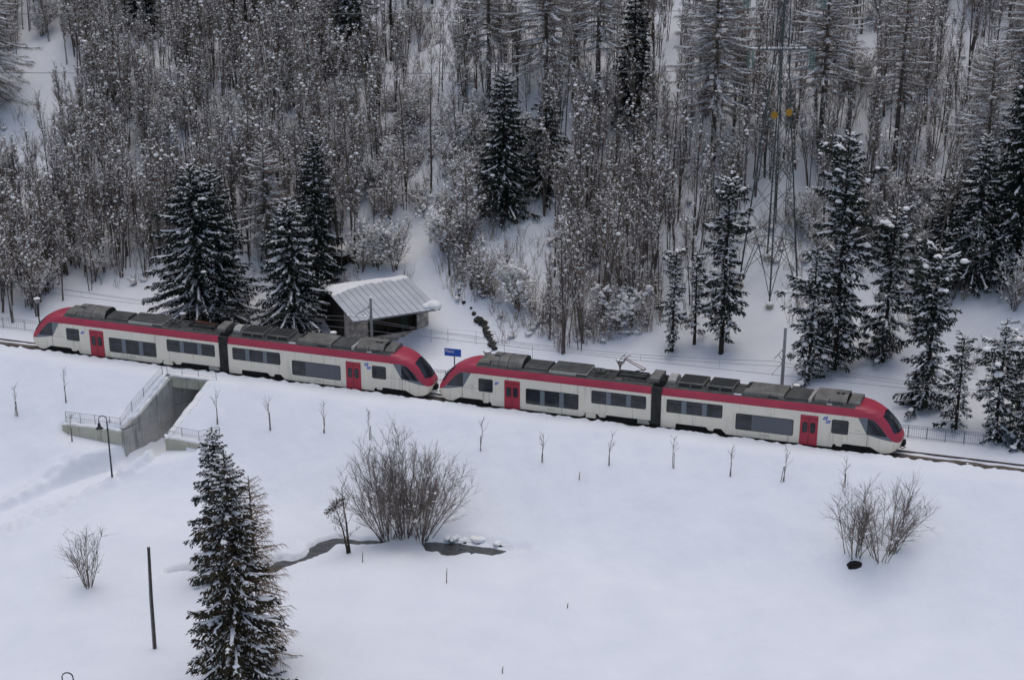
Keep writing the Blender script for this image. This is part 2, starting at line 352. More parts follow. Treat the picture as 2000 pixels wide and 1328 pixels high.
# ------------------------------------------------------------------ ground sheet
def _axis(segs):
    out = []
    for a, b, s in segs: out.append(np.arange(a, b, s))
    return np.concatenate(out + [[segs[-1][1]]])
_U = _axis([(-220, -40, 4), (-40, -26, 0.6), (-26, 62, 0.2), (62, 76, 0.8), (76, 260, 4)])
_V = _axis([(-150, -60, 4), (-60, -26, 0.6), (-26, -8, 0.2), (-8, -2.7, 0.2), (-2.7, -1.2, 0.09), (-1.2, 2.4, 0.15), (2.4, 10, 0.35), (10, 62, 0.55), (62, 200, 4)])
uu, vv_ = np.meshgrid(_U, _V, indexing='ij')
P = T(uu, vv_, 0); gz = ground(P[..., 0], P[..., 1]); P[..., 2] = gz
nU, nV = uu.shape
idx = np.arange(nU * nV).reshape(nU, nV)
q = np.stack([idx[:-1, :-1], idx[1:, :-1], idx[1:, 1:], idx[:-1, 1:]], -1).reshape(-1, 4)
zq = P.reshape(-1, 3)[q][..., 2]; cq = P.reshape(-1, 3)[q].mean(1)
dport, _pp = seg_dist(cq[:, 0], cq[:, 1], [PL, PR])
q = q[~((dport < 0.3) & (np.ptp(zq, axis=1) > 0.75))]
g = G(); g.add(P, q); ground_o = g.build('snow_ground', M['snow'], smooth=True); tag(ground_o, 'deep untouched snow over the meadow, embankment and wooded slope', None, kind='structure')

# stream water under the snow banks
pts = np.array(STREAM); L = []
for i in range(len(pts) - 1):
    for t in np.linspace(0, 1, 9)[:-1]: L.append((*(pts[i] + (pts[i + 1] - pts[i]) * t), i + t))
L = np.array(L); d = np.gradient(L[:, :2], axis=0); d /= np.linalg.norm(d, axis=1, keepdims=True); nrm = np.stack([-d[:, 1], d[:, 0]], 1)
zz = meadow0(L[:, 0], L[:, 1]) - 0.62
Va = np.concatenate([np.c_[L[:, :2] + nrm * s, zz] for s in (1.8, -1.8)])
n = len(L); g = G(); g.add(Va, [[i, i + 1, n + i + 1, n + i] for i in range(n - 1)])
tag(g.build('stream_water', M['water']), 'dark brook water showing between snow banks', None, kind='structure')

# rails and the brown strip of cleared ballast
g = G(); us = np.arange(-70, 120, 1.0)
for v0 in (-0.5, 0.5):
    for dv, h0, h1 in ((0.03, 0.0, 0.09),):
        a = [T(us, v0 - dv, h1), T(us, v0 + dv, h1), T(us, v0 + dv, h0), T(us, v0 - dv, h0)]
        V = np.stack(a, 1); k = len(us)
        ii = np.arange(k * 4).reshape(k, 4)
        g.add(V, np.concatenate([np.stack([ii[:-1, j], ii[1:, j], ii[1:, (j + 1) % 4], ii[:-1, (j + 1) % 4]], 1) for j in range(4)]))
rails = g.build('railway_rail', M['rail_steel']); tag(rails, 'dark rails of the single track in the snow', None, kind='structure')
us = np.arange(-70, 120, 0.4); rng = np.random.default_rng(4)
lo = -0.66 + 0.10 * vnoise(us / 1.1, 0 * us, 3); hi = 0.02 + 0.10 * vnoise(us / 0.9, 0 * us, 8)
rows = [T(us, lo + (hi - lo) * t, 0.045 + 0.02 * rng.uniform(-1, 1, len(us))) for t in (0, .25, .5, .75, 1)]
V = np.stack(rows, 1); ii = np.arange(V.shape[0] * 5).reshape(-1, 5)
g = G(); g.add(V, np.stack([ii[:-1, :-1], ii[1:, :-1], ii[1:, 1:], ii[:-1, 1:]], -1).reshape(-1, 4))
tag(g.build('track_ballast', M['ballast'], smooth=True), 'brown ballast cleared beside the near rail', None, kind='structure')

# ------------------------------------------------------------------ concrete underpass
SN = M['snow_clump']
def snow_strip(g, P, width, thick, rng, sides=8, over=0.04):
    """lumpy rounded snow along a polyline of points on top of something"""
    P = np.asarray(P, float); seg = np.linalg.norm(np.diff(P, axis=0), axis=1); s = np.r_[0, np.cumsum(seg)]
    n = max(4, int(s[-1] / 0.22)); t = np.linspace(0, s[-1], n)
    Q = np.stack([np.interp(t, s, P[:, k]) for k in range(3)], 1)
    d = np.gradient(Q, axis=0); d[:, 2] = 0; d /= np.linalg.norm(d, axis=1, keepdims=True) + 1e-9; nn = np.stack([-d[:, 1], d[:, 0], 0 * t], 1)
    a = np.linspace(0, np.pi, sides)
    w = (width / 2 + over) * (1 + 0.15 * vnoise(t / 0.4, t * 0, 5)); h = thick * (1 + 0.35 * vnoise(t / 0.5, t * 0 + 9, 7))
    e = np.minimum(1, np.minimum(np.arange(n), np.arange(n)[::-1]) / 1.5 + 0.25); h = h * e
    V = Q[:, None] + nn[:, None] * (np.cos(a)[None, :, None] * w[:, None, None]) + np.array([0, 0, 1]) * (np.sin(a)[None, :] ** 0.6 * h[:, None])[..., None]
    V[..., 2] -= 0.02
    ii = np.arange(n * sides).reshape(n, sides)
    g.add(V, np.concatenate([np.stack([ii[:-1, :-1], ii[:-1, 1:], ii[1:, 1:], ii[1:, :-1]], -1).reshape(-1, 4), np.stack([ii[:-1, -1], ii[:-1, 0], ii[1:, 0], ii[1:, -1]], -1).reshape(-1, 4)]))
    for e in (0, n - 1):
        c = len(g.F); g.add(V[e], [list(range(sides))])
def slab(g, A, B, th, zb, za0, za1, side=1, mid=None, off=0.0):
    """upright wall from A to B (xy), thickness th to the given side, top za0 -> za1, bottom zb"""
    A = np.asarray(A, float); B = np.asarray(B, float); d = (B - A) / np.linalg.norm(B - A); n = np.array([-d[1], d[0]]) * side; A = A - n * off; B = B - n * off; n = n * (th + off)
    if np.isscalar(zb): zb = (zb, zb)
    V = [[*A, zb[0]], [*B, zb[1]], [*(B + n), zb[1]], [*(A + n), zb[0]], [*A, za0], [*B, za1], [*(B + n), za1], [*(A + n), za0]]
    g.add(V, BOXF)
rng = np.random.default_rng(11)
under = thing('concrete_underpass', 'grey concrete underpass with splayed wing walls cut through the railway embankment', 'underpass', (*PL, FLOOR))
uo = np.array([*PL, FLOOR]); ztop = float(zt(-2.0)) + 0.22
g = G(); d = (PR - PL) / np.linalg.norm(PR - PL); n = np.array([-d[1], d[0]])
Vb = boxv(-0.25, np.linalg.norm(PR - PL) + 0.3, 0, 0.55, ztop - 0.72, ztop)
g.add(np.c_[PL + Vb[:, :1] * d + Vb[:, 1:2] * n, Vb[:, 2]], BOXF); g.build('portal_beam', M['concrete_warm'], under, uo)
g = G(); Vb = boxv(-0.32, np.linalg.norm(PR - PL) + 0.36, -0.10, 0.5, ztop + 0.003, ztop + 0.14)
g.add(np.c_[PL + Vb[:, :1] * d + Vb[:, 1:2] * n, Vb[:, 2]], BOXF); g.build('coping', M['concrete'], under, uo)
# wing walls: the near one keeps its inner face in view
def wall_top(A, B, zA, zB, k): return zA + (zB - zA) * k
wl = G(); dirL = CL - PL
n_pan = 3
for i in range(n_pan):
    a, b = PL + dirL * (i / n_pan + 0.003), PL + dirL * ((i + 1) / n_pan - 0.003)
    k0, k1 = i / n_pan, (i + 1) / n_pan
    f = lambda k: (ztop + 0.02) + (WZ + 0.12 - ztop) * min(1, k / 0.9)
    gg = G(); 
    hs = [FLOOR - 0.6, FLOOR + 1.25, FLOOR + 2.5, 9]
    for j in range(3):
        t0, t1 = min(f(k0), hs[j + 1] - 0.012), min(f(k1), hs[j + 1] - 0.012)
        if max(t0, t1) > hs[j] + 0.02: slab(gg, a, b, 0.46, hs[j], max(t0, hs[j]), max(t1, hs[j]), side=-1, off=0.2)
    gg.build('wing_wall', M['concrete'], under, uo)
g = G(); m3 = CL + (CE - CL) * 0.33; z3 = WZ + (WE - WZ) * .33; slab(g, CL, m3, 0.46, -6.0, WZ, z3, side=-1, off=0.12); slab(g, CL + (CE - CL) * 0.333, CE, 0.46, -6.0, z3, WE, side=-1, off=0.12); g.build('return_wall', M['concrete_warm'], under, uo)
g = G(); slab(g, PR, CR, 0.46, FLOOR - 0.6, ztop, WR, side=1); g.build('wing_wall', M['concrete'], under, uo)
g = G(); slab(g, CR, CRE, 0.46, -6.0, WR, WRE, side=1, off=0.12); g.build('return_wall', M['concrete_warm'], under, uo)
# the tube below the track
e46 = np.array([math.cos(math.radians(47)), math.sin(math.radians(47))]); TL, TR = PL + e46 * 11, PR + e46 * 11
g = G()
for j in range(6):
    A, B = PL + e46 * (11 * j / 6 + 0.01), PL + e46 * (11 * (j + 1) / 6 - 0.01)
    for h0, h1 in ((FLOOR - 0.5, FLOOR + 1.22), (FLOOR + 1.25, FLOOR + 2.47), (FLOOR + 2.5, ztop - 0.5)): slab(g, A, B, 0.3, h0, h1, h1, side=1)
g.build('tunnel_wall', M['concrete'], under, uo)
g = G(); slab(g, PR, TR, 0.3, FLOOR - 0.5, ztop - 0.5, ztop - 0.5, side=-1); slab(g, TL, TR, 0.3, FLOOR - 0.5, ztop - 0.5, ztop - 0.5); g.build('tunnel_wall', M['concrete'], under, uo)
g = G(); g.add([[*PL, ztop - 0.74], [*PR, ztop - 0.74], [*TR, ztop - 0.74], [*TL, ztop - 0.74]], [[0, 1, 2, 3]]); g.build('tunnel_ceiling', M['concrete'], under, uo)
g = G(); g.add([[*PL, FLOOR + .02], [*PR, FLOOR + .02], [*TR, FLOOR + .02], [*TL, FLOOR + .02]], [[0, 1, 2, 3]]); g.build('tunnel_floor', M['snow'], under, uo)
nl = np.array([-dirL[1], dirL[0]]) / np.linalg.norm(dirL) * -0.23
ne = np.array([-(CE - CL)[1], (CE - CL)[0]]) / np.linalg.norm(CE - CL) * -0.23
g = G(); snow_strip(g, [[*(PL + nl), ztop + 0.02], [*(PL + dirL * 0.9 + nl), WZ + 0.12], [*(CL + nl), WZ], [*(CL + ne), WZ], [*(CE + ne), WE]], 0.50, 0.20, rng); g.build('snow_cap', SN, under, uo, smooth=True)
nr = np.array([-(CR - PR)[1], (CR - PR)[0]]) / np.linalg.norm(CR - PR) * 0.2; nre = np.array([-(CRE - CR)[1], (CRE - CR)[0]]) / np.linalg.norm(CRE - CR) * 0.18
g = G(); snow_strip(g, [[*(PR + nr), ztop + 0.02], [*(CR + nr), WR], [*(CR + nre), WR], [*(CRE + nre), WRE]], 0.50, 0.22, rng); g.build('snow_cap', SN, under, uo, smooth=True)
g = G(); snow_strip(g, [[*(PL + n * 0.25), ztop + 0.14], [*(PR + n * 0.25), ztop + 0.14]], 0.5, 0.16, rng); g.build('snow_cap', SN, under, uo, smooth=True)

# ------------------------------------------------------------------ fences and wires
def fence(name, label, pts, h, post_r, rails, mat_, cat='fence', wire_r=0.010, post_h=None, braces=(), mesh=0, group=None, mesh_mat=None):
    o = np.array(pts[0], float); root = thing(name, label, cat, o, group)
    for p in pts:
        g = G(); tube(g, [[p[0], p[1], p[2] - 0.5], [p[0], p[1], p[2] + (post_h or h)]], post_r, 6); g.build('post', mat_, root, o)
    P = np.array(pts, float)
    for k in rails:
        g = G(); Q = P + np.array([0, 0, k * h]); tubes(g, Q[None], np.full((1, len(Q)), wire_r), 4); g.build('rail' if wire_r > 0.012 else 'wire', mat_, root, o)
    if mesh:
        g = G(); s = np.r_[0, np.cumsum(np.linalg.norm(np.diff(P[:, :2], axis=0), axis=1))]
        t = np.arange(0, s[-1], mesh); Q = np.stack([np.interp(t, s, P[:, k]) for k in range(3)], 1)
        lo, hi = rails[0] * h, rails[-1] * h
        tubes(g, np.stack([Q + [0, 0, lo], Q + [0, 0, hi]], 1), np.full((len(t), 2), 0.009 if wire_r > 0.012 else 0.005), 3)
        if wire_r <= 0.012:
            for k in np.arange(lo, hi, mesh): tubes(g, (P + np.array([0, 0, k]))[None], np.full((1, len(P)), 0.005), 3)
        o2 = g.build('bars' if wire_r > 0.012 else 'mesh', mesh_mat or mat_, root, o); o2['kind'] = 'stuff'
    for i, dxy in braces:
        p = np.array(pts[i], float); g = G(); tube(g, [p + [0, 0, h * 0.75], [p[0] + dxy[0], p[1] + dxy[1], p[2] - 0.1]], post_r * 0.8, 5); g.build('brace', mat_, root, o)
    return root
def on(p, dz=0): return [float(p[0]), float(p[1]), float(ground(p[0], p[1])) + dz]
ptsL = [[*(CE + ne + (CL - CE) * k), WE + (WZ - WE) * k + 0.05] for k in (0.03, 0.28, 0.53, 0.78, 0.96)] + [[*(CL + nl * 1.8 - dirL * k), WZ + 0.1 + (ztop - WZ) * k] for k in (0.3, 0.55, 0.95)]
fence('wire_fence', 'rusty wire mesh fence with thin posts on the longer wing wall of the underpass', ptsL, 0.85, 0.022, (0.04, 0.5, 1.0), M['steel'], braces=((3, (0.5, -0.2)), (3, (-0.5, 0.2))), mesh=0.16, mesh_mat=M['wire'])
ptsR = [[*(CR + nre + (CRE - CR) * k), WR + (WRE - WR) * k] for k in (0.0, 0.45, 0.95)]
ptsR += [on(CRE + np.array([1.4, 0.1]), 0.02)]
fence('wire_fence', 'short wire mesh fence on the low wall to the spruce side of the path', ptsR, 0.85, 0.022, (0.04, 0.5, 1.0), M['steel'], braces=((0, (0.5, -0.1)),), mesh=0.16, mesh_mat=M['wire'])
ptsD = [[*T(u, -2.75, 0)[:2], float(zt(u)) + 0.32] for u in (-3.8, -2.6, -1.3, 0.1)]
fence('wire_fence', 'sagging wire fence along the underpass roof below the train', ptsD, 0.75, 0.02, (0.4, 0.9), M['steel'])
# platform railing behind the trains
def track_pts(us, v, dh=0.0): return [[*T(u, v, 0)[:2], float(ground(*T(u, v, 0)[:2])) + dh] for u in us]
fence('platform_railing', 'blue-grey bar railing along the platform beyond the front train nose', track_pts(np.arange(46.6, 53.5, 1.15), 2.75), 0.85, 0.028, (0.12, 0.82, 1.0), M['fence_blue'], wire_r=0.018, mesh=0.14)
fence('platform_railing', 'pale railing on the slope foot near the frame edge past the last mesh panel', track_pts(np.arange(53.5, 72, 1.3), 2.9), 0.85, 0.028, (0.12, 0.5, 0.82, 1.0), M['fence_blue'], wire_r=0.018, mesh=0.09)
fence('platform_railing', 'dark bar railing seen in the gap between the two trains', track_pts(np.arange(12.9, 19.6, 1.3), 2.75), 0.85, 0.028, (0.12, 0.82, 1.0), M['fence_blue'], wire_r=0.018, mesh=0.14)
fence('platform_railing', 'thin grey railing behind the tail nose of the rear train', track_pts(np.arange(-40, -15, 1.8), 2.75), 0.85, 0.024, (0.1, 0.8, 1.0), M['steel'], wire_r=0.014, mesh=0.2)
fence('field_fence', 'faint wire field fence on the snow slope beside the stone barn', [on(at(a, b)[:2]) for a, b in ((842, 668), (875, 668), (930, 672), (985, 690), (1040, 700))], 1.0, 0.016, (0.35, 0.65, 1.0), M['steel'], wire_r=0.006)
# ------------------------------------------------------------------ the two trains
GAP = 32.147
def rounded(x0, x1, y0, y1, r, n=4):
    out = []
    for cx, cy, a0 in ((x1 - r, y1 - r, 0), (x0 + r, y1 - r, 90), (x0 + r, y0 + r, 180), (x1 - r, y0 + r, 270)):
        for i in range(n + 1):
            a = math.radians(a0 + 90 * i / n); out.append((cx + r * math.cos(a), cy + r * math.sin(a)))
    return out
def plate(g, poly, v0, v1, f, m=0):
    """flat plate in the (u,h) plane between v0 and v1"""
    n = len(poly); V = np.array([(u, v0, h) for u, h in poly] + [(u, v1, h) for u, h in poly])
    V = f(V); b = g.n; g.add(V, [[i, (i + 1) % n, n + (i + 1) % n, n + i] for i in range(n)], m)
    g.F.append(np.array([list(range(n))]) + b); g.MI.append(np.array([m], np.int32)); g.F.append(np.array([list(range(2 * n - 1, n - 1, -1))]) + b); g.MI.append(np.array([m], np.int32))
RED_LOW_U = [12.9, 13.71, 14.13, 14.58, 15.02, 15.35, 15.6, 16.0]
RED_LOW_H = [2.68, 2.68, 2.55, 2.12, 1.58, 1.27, 1.16, 1.12]
SIL_H = [0.42, 0.6, 0.8, 1.05, 1.3, 1.6, 1.9, 2.15, 2.45, 2.7, 2.95, 3.12, 3.24, 3.31, 3.335]
SIL_U = [15.45, 15.66, 15.78, 15.84, 15.82, 15.68, 15.52, 15.34, 15.06, 14.78, 14.40, 14.02, 13.60, 13.20, 12.92]
SEC_H = [0.3, 0.9, 2.68, 2.95, 3.15, 3.25, 3.31, 3.335]; SEC_W = [1.20, 1.25, 1.25, 1.19, 1.06, 0.90, 0.55, 0.0]
END_U = 12.9
def nexp(h): return np.interp(h, [0.4, 1.1, 1.9, 2.6], [4.6, 4.2, 3.0, 2.7])
def nose_v(u, h):
    n = nexp(h); k = np.clip((u - END_U) / (np.interp(h, SIL_H, SIL_U) - END_U), 0, 0.9999)
    return np.interp(h, SEC_H, SEC_W) * (1 - k ** n) ** (1 / n)
def nose_u(v, h):
    n = nexp(h); k = np.clip(np.abs(v) / np.interp(h, SEC_H, SEC_W), 0, 0.9999)
    return END_U + (np.interp(h, SIL_H, SIL_U) - END_U) * (1 - k ** n) ** (1 / n)
def grid_faces(a, b):
    i = np.arange(a * b).reshape(a, b); return np.stack([i[:-1, :-1], i[1:, :-1], i[1:, 1:], i[:-1, 1:]], -1).reshape(-1, 4)
def skirt(sg, u):
    if sg > 0: pu = [0.33, 1.34, 1.35, 3.43, 3.62, 3.90, 4.00, 4.46, 4.78, 11.65, 11.75, 11.86, 11.93, 12.25, 12.35, 14.04, 14.65, 15.2, 16]; ph = [0.45, 0.45, 0.81, 0.81, 0.58, 0.58, 0.81, 0.80, 0.46, 0.46, 0.72, 0.72, 0.58, 0.58, 0.81, 0.80, 0.46, 0.42, 0.42]
    else: pu = [0.33, 3.38, 3.53, 3.88, 4.05, 4.92, 4.98, 11.65, 11.75, 11.86, 11.93, 12.25, 12.35, 14.04, 14.55, 15.2, 16]; ph = [0.80, 0.80, 0.58, 0.58, 0.80, 0.80, 0.46, 0.46, 0.72, 0.72, 0.58, 0.58, 0.81, 0.78, 0.46, 0.42, 0.42]
    return np.interp(u, pu, ph)
def train(uc, label, raised):
    root = thing('electric_train', label, 'train', T(uc, 0, 0.1), 'two-car trains coupled in line')
    org = np.array(root.location)
    for sg in (-1, 1):
        um = uc + sg * 8.0; a = float(head(um)); Pm = T(um, 0, 0)
        slp = float(zt(um + 4) - zt(um - 4)) / 8
        eu = np.array([math.cos(a), -math.sin(a), slp]); ev = np.array([math.sin(a), math.cos(a), 0])
        def f(V, sg=sg, Pm=Pm, eu=eu, ev=ev):
            V = np.asarray(V, float).reshape(-1, 3)
            return Pm + ((V[:, :1] - 8) * sg) * eu + V[:, 1:2] * ev + V[:, 2:3] * np.array([0, 0, 1])
        def bx(g, u0, u1, v0, v1, h0, h1, m=0): box(g, u0, u1, v0, v1, h0, h1, m, f)
        def B(g, name, m, parent=root, smooth=False): return g.build(name, m, parent, org if parent is not None else None, smooth)
        ust = np.unique(np.round(np.r_[np.arange(0.33, END_U, 0.35), END_U, [x for x in np.arange(0.34, END_U, 0.02) if abs(skirt(sg, x + .02) - skirt(sg, x)) > .008]], 3))
        # side walls (white), red cantrail, roof
        g = G()
        for s in (-1, 1):
            rows = [np.array([(u, s * np.interp(h, SEC_H, SEC_W), h) for u in ust for h in (skirt(sg, u), max(0.95, skirt(sg, u) + .1), 1.6, 2.2, 2.68)])]
            V = f(rows[0]); n = len(ust); ii = np.arange(n * 5).reshape(n, 5)
            g.add(V, np.stack([ii[:-1, :-1], ii[1:, :-1], ii[1:, 1:], ii[:-1, 1:]], -1).reshape(-1, 4))
        body = B(g, 'car_body', M['white_paint'])
        g = G()
        for s in (-1, 1):
            prof = [(1.25, 2.683), (1.235, 2.80), (1.19, 2.95), (1.06, 3.15)]
            V = f([(u, s * w, h) for u in (0.33, END_U) for w, h in prof]); g.add(V, [[i, i + 1, i + 5, i + 4] for i in range(3)])
        B(g, 'red_cantrail', M['red_paint'], smooth=True)
        g = G(); prof = [(-1.06, 3.151), (-0.90, 3.25), (-0.55, 3.31), (0, 3.335), (0.55, 3.31), (0.90, 3.25), (1.06, 3.151)]
        V = f([(u, w, h) for u in (0.33, END_U) for w, h in prof]); g.add(V, [[i, i + 1, i + 8, i + 7] for i in range(6)])
        V = f([(0.332, w, h) for w, h in prof] + [(0.332, 1.24, 0.6), (0.332, -1.24, 0.6)]); g.add(V, [list(range(9))])
        B(g, 'roof', M['roof_dark'])
        # underframe and bogies
        g = G(); bx(g, 0.5, 14.3, -1.05, 1.05, 0.30, 1.0); bx(g, 14.3, 15.0, -0.7, 0.7, 0.35, 1.0); B(g, 'underframe', M['under'])
        for bc in (2.35, 13.1):
            gb = G(); bx(gb, bc - 1.15, bc + 1.15, -0.98, -0.80, 0.32, 0.62); bx(gb, bc - 1.15, bc + 1.15, 0.80, 0.98, 0.32, 0.62); bx(gb, bc - 0.35, bc + 0.35, -1.1, 1.1, 0.45, 0.72)
            bo = B(gb, 'bogie', M['under'])
            for wu in (-0.8, 0.8):
                for v0, v1 in ((-0.60, -0.48), (0.48, 0.60)):
                    gw = G(); cyl = [(bc + wu + 0.34 * math.cos(t), 0.46 + 0.34 * math.sin(t)) for t in np.linspace(0, 2 * np.pi, 17)[:-1]]; plate(gw, cyl, v0, v1, f); B(gw, 'wheel', M['dark_metal'], bo)
        if sg < 0:
            g = G(); bx(g, 4.16, 4.86, -1.262, -1.0, 0.47, 0.79); B(g, 'skirt_panel', M['white_paint'])
            g = G(); cyl = [(0.42, 0.56), (0.52, 0.74), (0.75, 0.78), (1.25, 0.78), (1.27, 0.50), (0.48, 0.48)]; plate(g, cyl, -1.24, -0.95, f); B(g, 'sand_box', M['roof_pale'])
        # nose shell, colour by panel
        hs = np.unique(np.r_[np.arange(0.42, 2.9, 0.034), np.arange(2.9, 3.334, 0.016), 3.334])
        pf = np.linspace(-np.pi / 2, np.pi / 2, 20001); xu = 2.8 * np.abs(np.cos(pf)) ** (2 / 2.7); xv = 1.25 * np.sign(pf) * np.abs(np.sin(pf)) ** (2 / 2.7); al = np.r_[0, np.cumsum(np.hypot(np.diff(xu), np.diff(xv)))]
        ph = np.interp(np.linspace(0, al[-1], 200), al, pf)
        U = END_U + (np.interp(hs, SIL_H, SIL_U) - END_U)[:, None] * np.abs(np.cos(ph))[None] ** (2 / nexp(hs))[:, None]
        Wd = np.interp(hs, SEC_H, SEC_W)[:, None] * np.sign(np.sin(ph))[None] * np.abs(np.sin(ph))[None] ** (2 / nexp(hs))[:, None]
        H = np.broadcast_to(hs[:, None], U.shape)
        nh, npn = U.shape; V = f(np.stack([U, Wd, H], -1)); ii = np.arange(nh * npn).reshape(nh, npn)
        Q = np.stack([ii[:-1, :-1], ii[:-1, 1:], ii[1:, 1:], ii[1:, :-1]], -1).reshape(-1, 4)
        cu, cv, ch = (X.ravel()[Q].mean(1) for X in (U, Wd, H))
        cen = np.interp(ch, SIL_H, SIL_U)
        redlow = np.interp(cu, RED_LOW_U, RED_LOW_H)
        red = ch > redlow
        inner = np.interp(ch, [1.6, 2.75], [0.86, 0.70])
        wind = red & (np.abs(cv) < inner) & (cu > cen - 0.55) & (ch > 1.72) & (ch < 2.74)
        tri = (~red) & (cu > 13.17 + (2.68 - ch) * 0.56) & (ch > 1.60 - np.clip(cu - 13.8, 0, 9) * 0.23)
        glass = tri & (cu > 13.76) & (ch > 1.64 - (cu - 13.8) * 0.09) & (ch < redlow - 0.02)
        mouth = (np.abs(cv) < 0.42) & (ch < 1.06) & (ch > 0.6) & (cu > 14.9)
        skip = (ch < skirt(sg, cu)) & (np.abs(cv) > 0.7) & (cu < 14.7)
        cls = np.where(wind, 2, np.where(red, 1, np.where(glass, 3, np.where(tri, 4, np.where(mouth, 5, 0))))); cls = np.where((cls == 2), 1, np.where((cls == 3) | (cls == 4), 0, cls)); cls = np.where(skip, -1, cls)
        for c, nm, mt in ((0, 'nose_skirt', 'white_paint'), (1, 'nose_hood', 'red_paint'), (5, 'coupler_recess', 'under')):
            qq = Q[cls == c]
            if len(qq) == 0: continue
            used, inv_ = np.unique(qq, return_inverse=True); g = G(); g.add(V[used], inv_.reshape(qq.shape)); o = B(g, nm, M[mt], smooth=True)
        def side_strip(name, mt, us, lo, hi, off, s, parent=root):
            us = np.asarray(us, float); t = np.linspace(0, 1, 9); UU = np.repeat(us[:, None], 9, 1); HH = lo[:, None] + (hi - lo)[:, None] * t
            g = G(); g.add(f(np.stack([UU, s * (nose_v(UU, HH) + off), HH], -1)), grid_faces(len(us), 9)); return B(g, name, M[mt], parent, True)
        for s in (-1, 1):
            ur = np.linspace(13.0, 15.72, 70); rl = np.interp(ur, RED_LOW_U, RED_LOW_H); side_strip('hood_edge', 'red_paint', ur, rl, rl + 0.16, 0.006, s)
            ug = np.r_[np.linspace(13.17, 13.77, 14), np.linspace(13.79, 15.36, 40)]; rg = np.interp(ug, RED_LOW_U, RED_LOW_H)
            lg = np.where(ug < 13.78, np.maximum(2.68 - (ug - 13.17) / 0.56, 1.60), np.minimum(1.60 - (ug - 13.78) * 0.23, rg - .005)); side_strip('grey_cab_panel', 'grey_panel', ug, lg, rg, 0.010, s)
            uw = np.linspace(13.77, 15.0, 40); rw = np.interp(uw, RED_LOW_U, RED_LOW_H) - 0.015; lw = np.minimum(1.64 - (uw - 13.8) * 0.09, rw - .004); side_strip('cab_window', 'glass', uw, lw, rw, 0.016, s)
            hq = np.linspace(0.5, 1.62, 14); g = G(); tube(g, f(np.stack([0 * hq + 13.83, s * (nose_v(13.83, hq) + .002), hq], -1)), 0.012, 4); B(g, 'panel_gap', M['rubber'])
        hw = np.linspace(1.72, 2.74, 16); sw_ = np.linspace(-1, 1, 19); VV = np.interp(hw, [1.6, 2.75], [0.86, 0.70])[:, None] * sw_; HH = np.repeat(hw[:, None], 19, 1)
        HH = HH + 0.10 * (1 - np.abs(sw_)[None]) * ((hw - 1.72) / 1.02)[:, None] - 0.06 * (1 - sw_[None] ** 2) * (1 - (hw - 1.72) / 1.02)[:, None]
        g = G(); g.add(f(np.stack([nose_u(VV, HH) + 0.014, VV, HH + 0.008], -1)), grid_faces(16, 19)); o = B(g, 'windscreen', M['glass'], root, True)
        if True:
            if True:
                gw = G(); tube(gw, f([(15.62, -0.1, 1.70), (15.40, -0.35, 2.12), (15.16, -0.30, 2.42)]), 0.014, 4); B(gw, 'wiper', M['rubber'], o)
        for s in (-1, 1):
            g = G(); blobs(g, f([(15.52, s * 0.60, 1.42)]), np.array([[0.09, 0.09, 0.07]]), np.random.default_rng(1), 0, ICO2_V, ICO2_F); B(g, 'headlight', M['roof_pale'], smooth=True)
        g = G(); tube(g, f([(15.0, 0, 0.82), (15.75, 0, 0.82), (16.02, 0, 0.82)]), [0.13, 0.11, 0.11], 8); bx(g, 15.72, 15.98, -0.26, 0.26, 0.66, 0.98); tube(g, f([(15.5, -0.35, 0.78), (15.9, -0.3, 0.55), (16.05, -0.1, 0.62)]), 0.03, 5); B(g, 'coupler', M['under'])
        # doors
        for s in ((-1, 1)):
            vo = s * 1.25; vv = (vo, vo + s * 0.022)
            g = G(); bx(g, 9.58, 10.71, min(vv), max(vv), 0.44, 2.46); dr = B(g, 'door', M['red_door'])
            vv = (vo, vo + s * 0.012)
            for u0, u1 in ((9.635, 10.128), (10.162, 10.655)):
                g = G(); bx(g, u0, u1, min(vo, vo + s * .034), max(vo, vo + s * .034), 0.50, 2.235); B(g, 'door_leaf', M['red_door'], dr)
                uc_ = (u0 + u1) / 2 + (0.015 if u0 < 10 else -0.015)
                g = G(); plate(g, rounded(uc_ - 0.165, uc_ + 0.165, 1.28, 2.0, 0.12), vo, vo + s * 0.042, f); B(g, 'door_window', M['rubber'], dr)
                g = G(); plate(g, rounded(uc_ - 0.135, uc_ + 0.135, 1.31, 1.97, 0.11), vo, vo + s * 0.047, f); B(g, 'door_pane', M['glass'], dr)
            g = G(); bx(g, 10.128, 10.162, min(vo, vo + s * .036), max(vo, vo + s * .036), 0.48, 2.24); bx(g, 9.58, 10.71, min(vo, vo + s * .029), max(vo, vo + s * .029), 2.236, 2.256); B(g, 'door_seal', M['rubber'], dr)
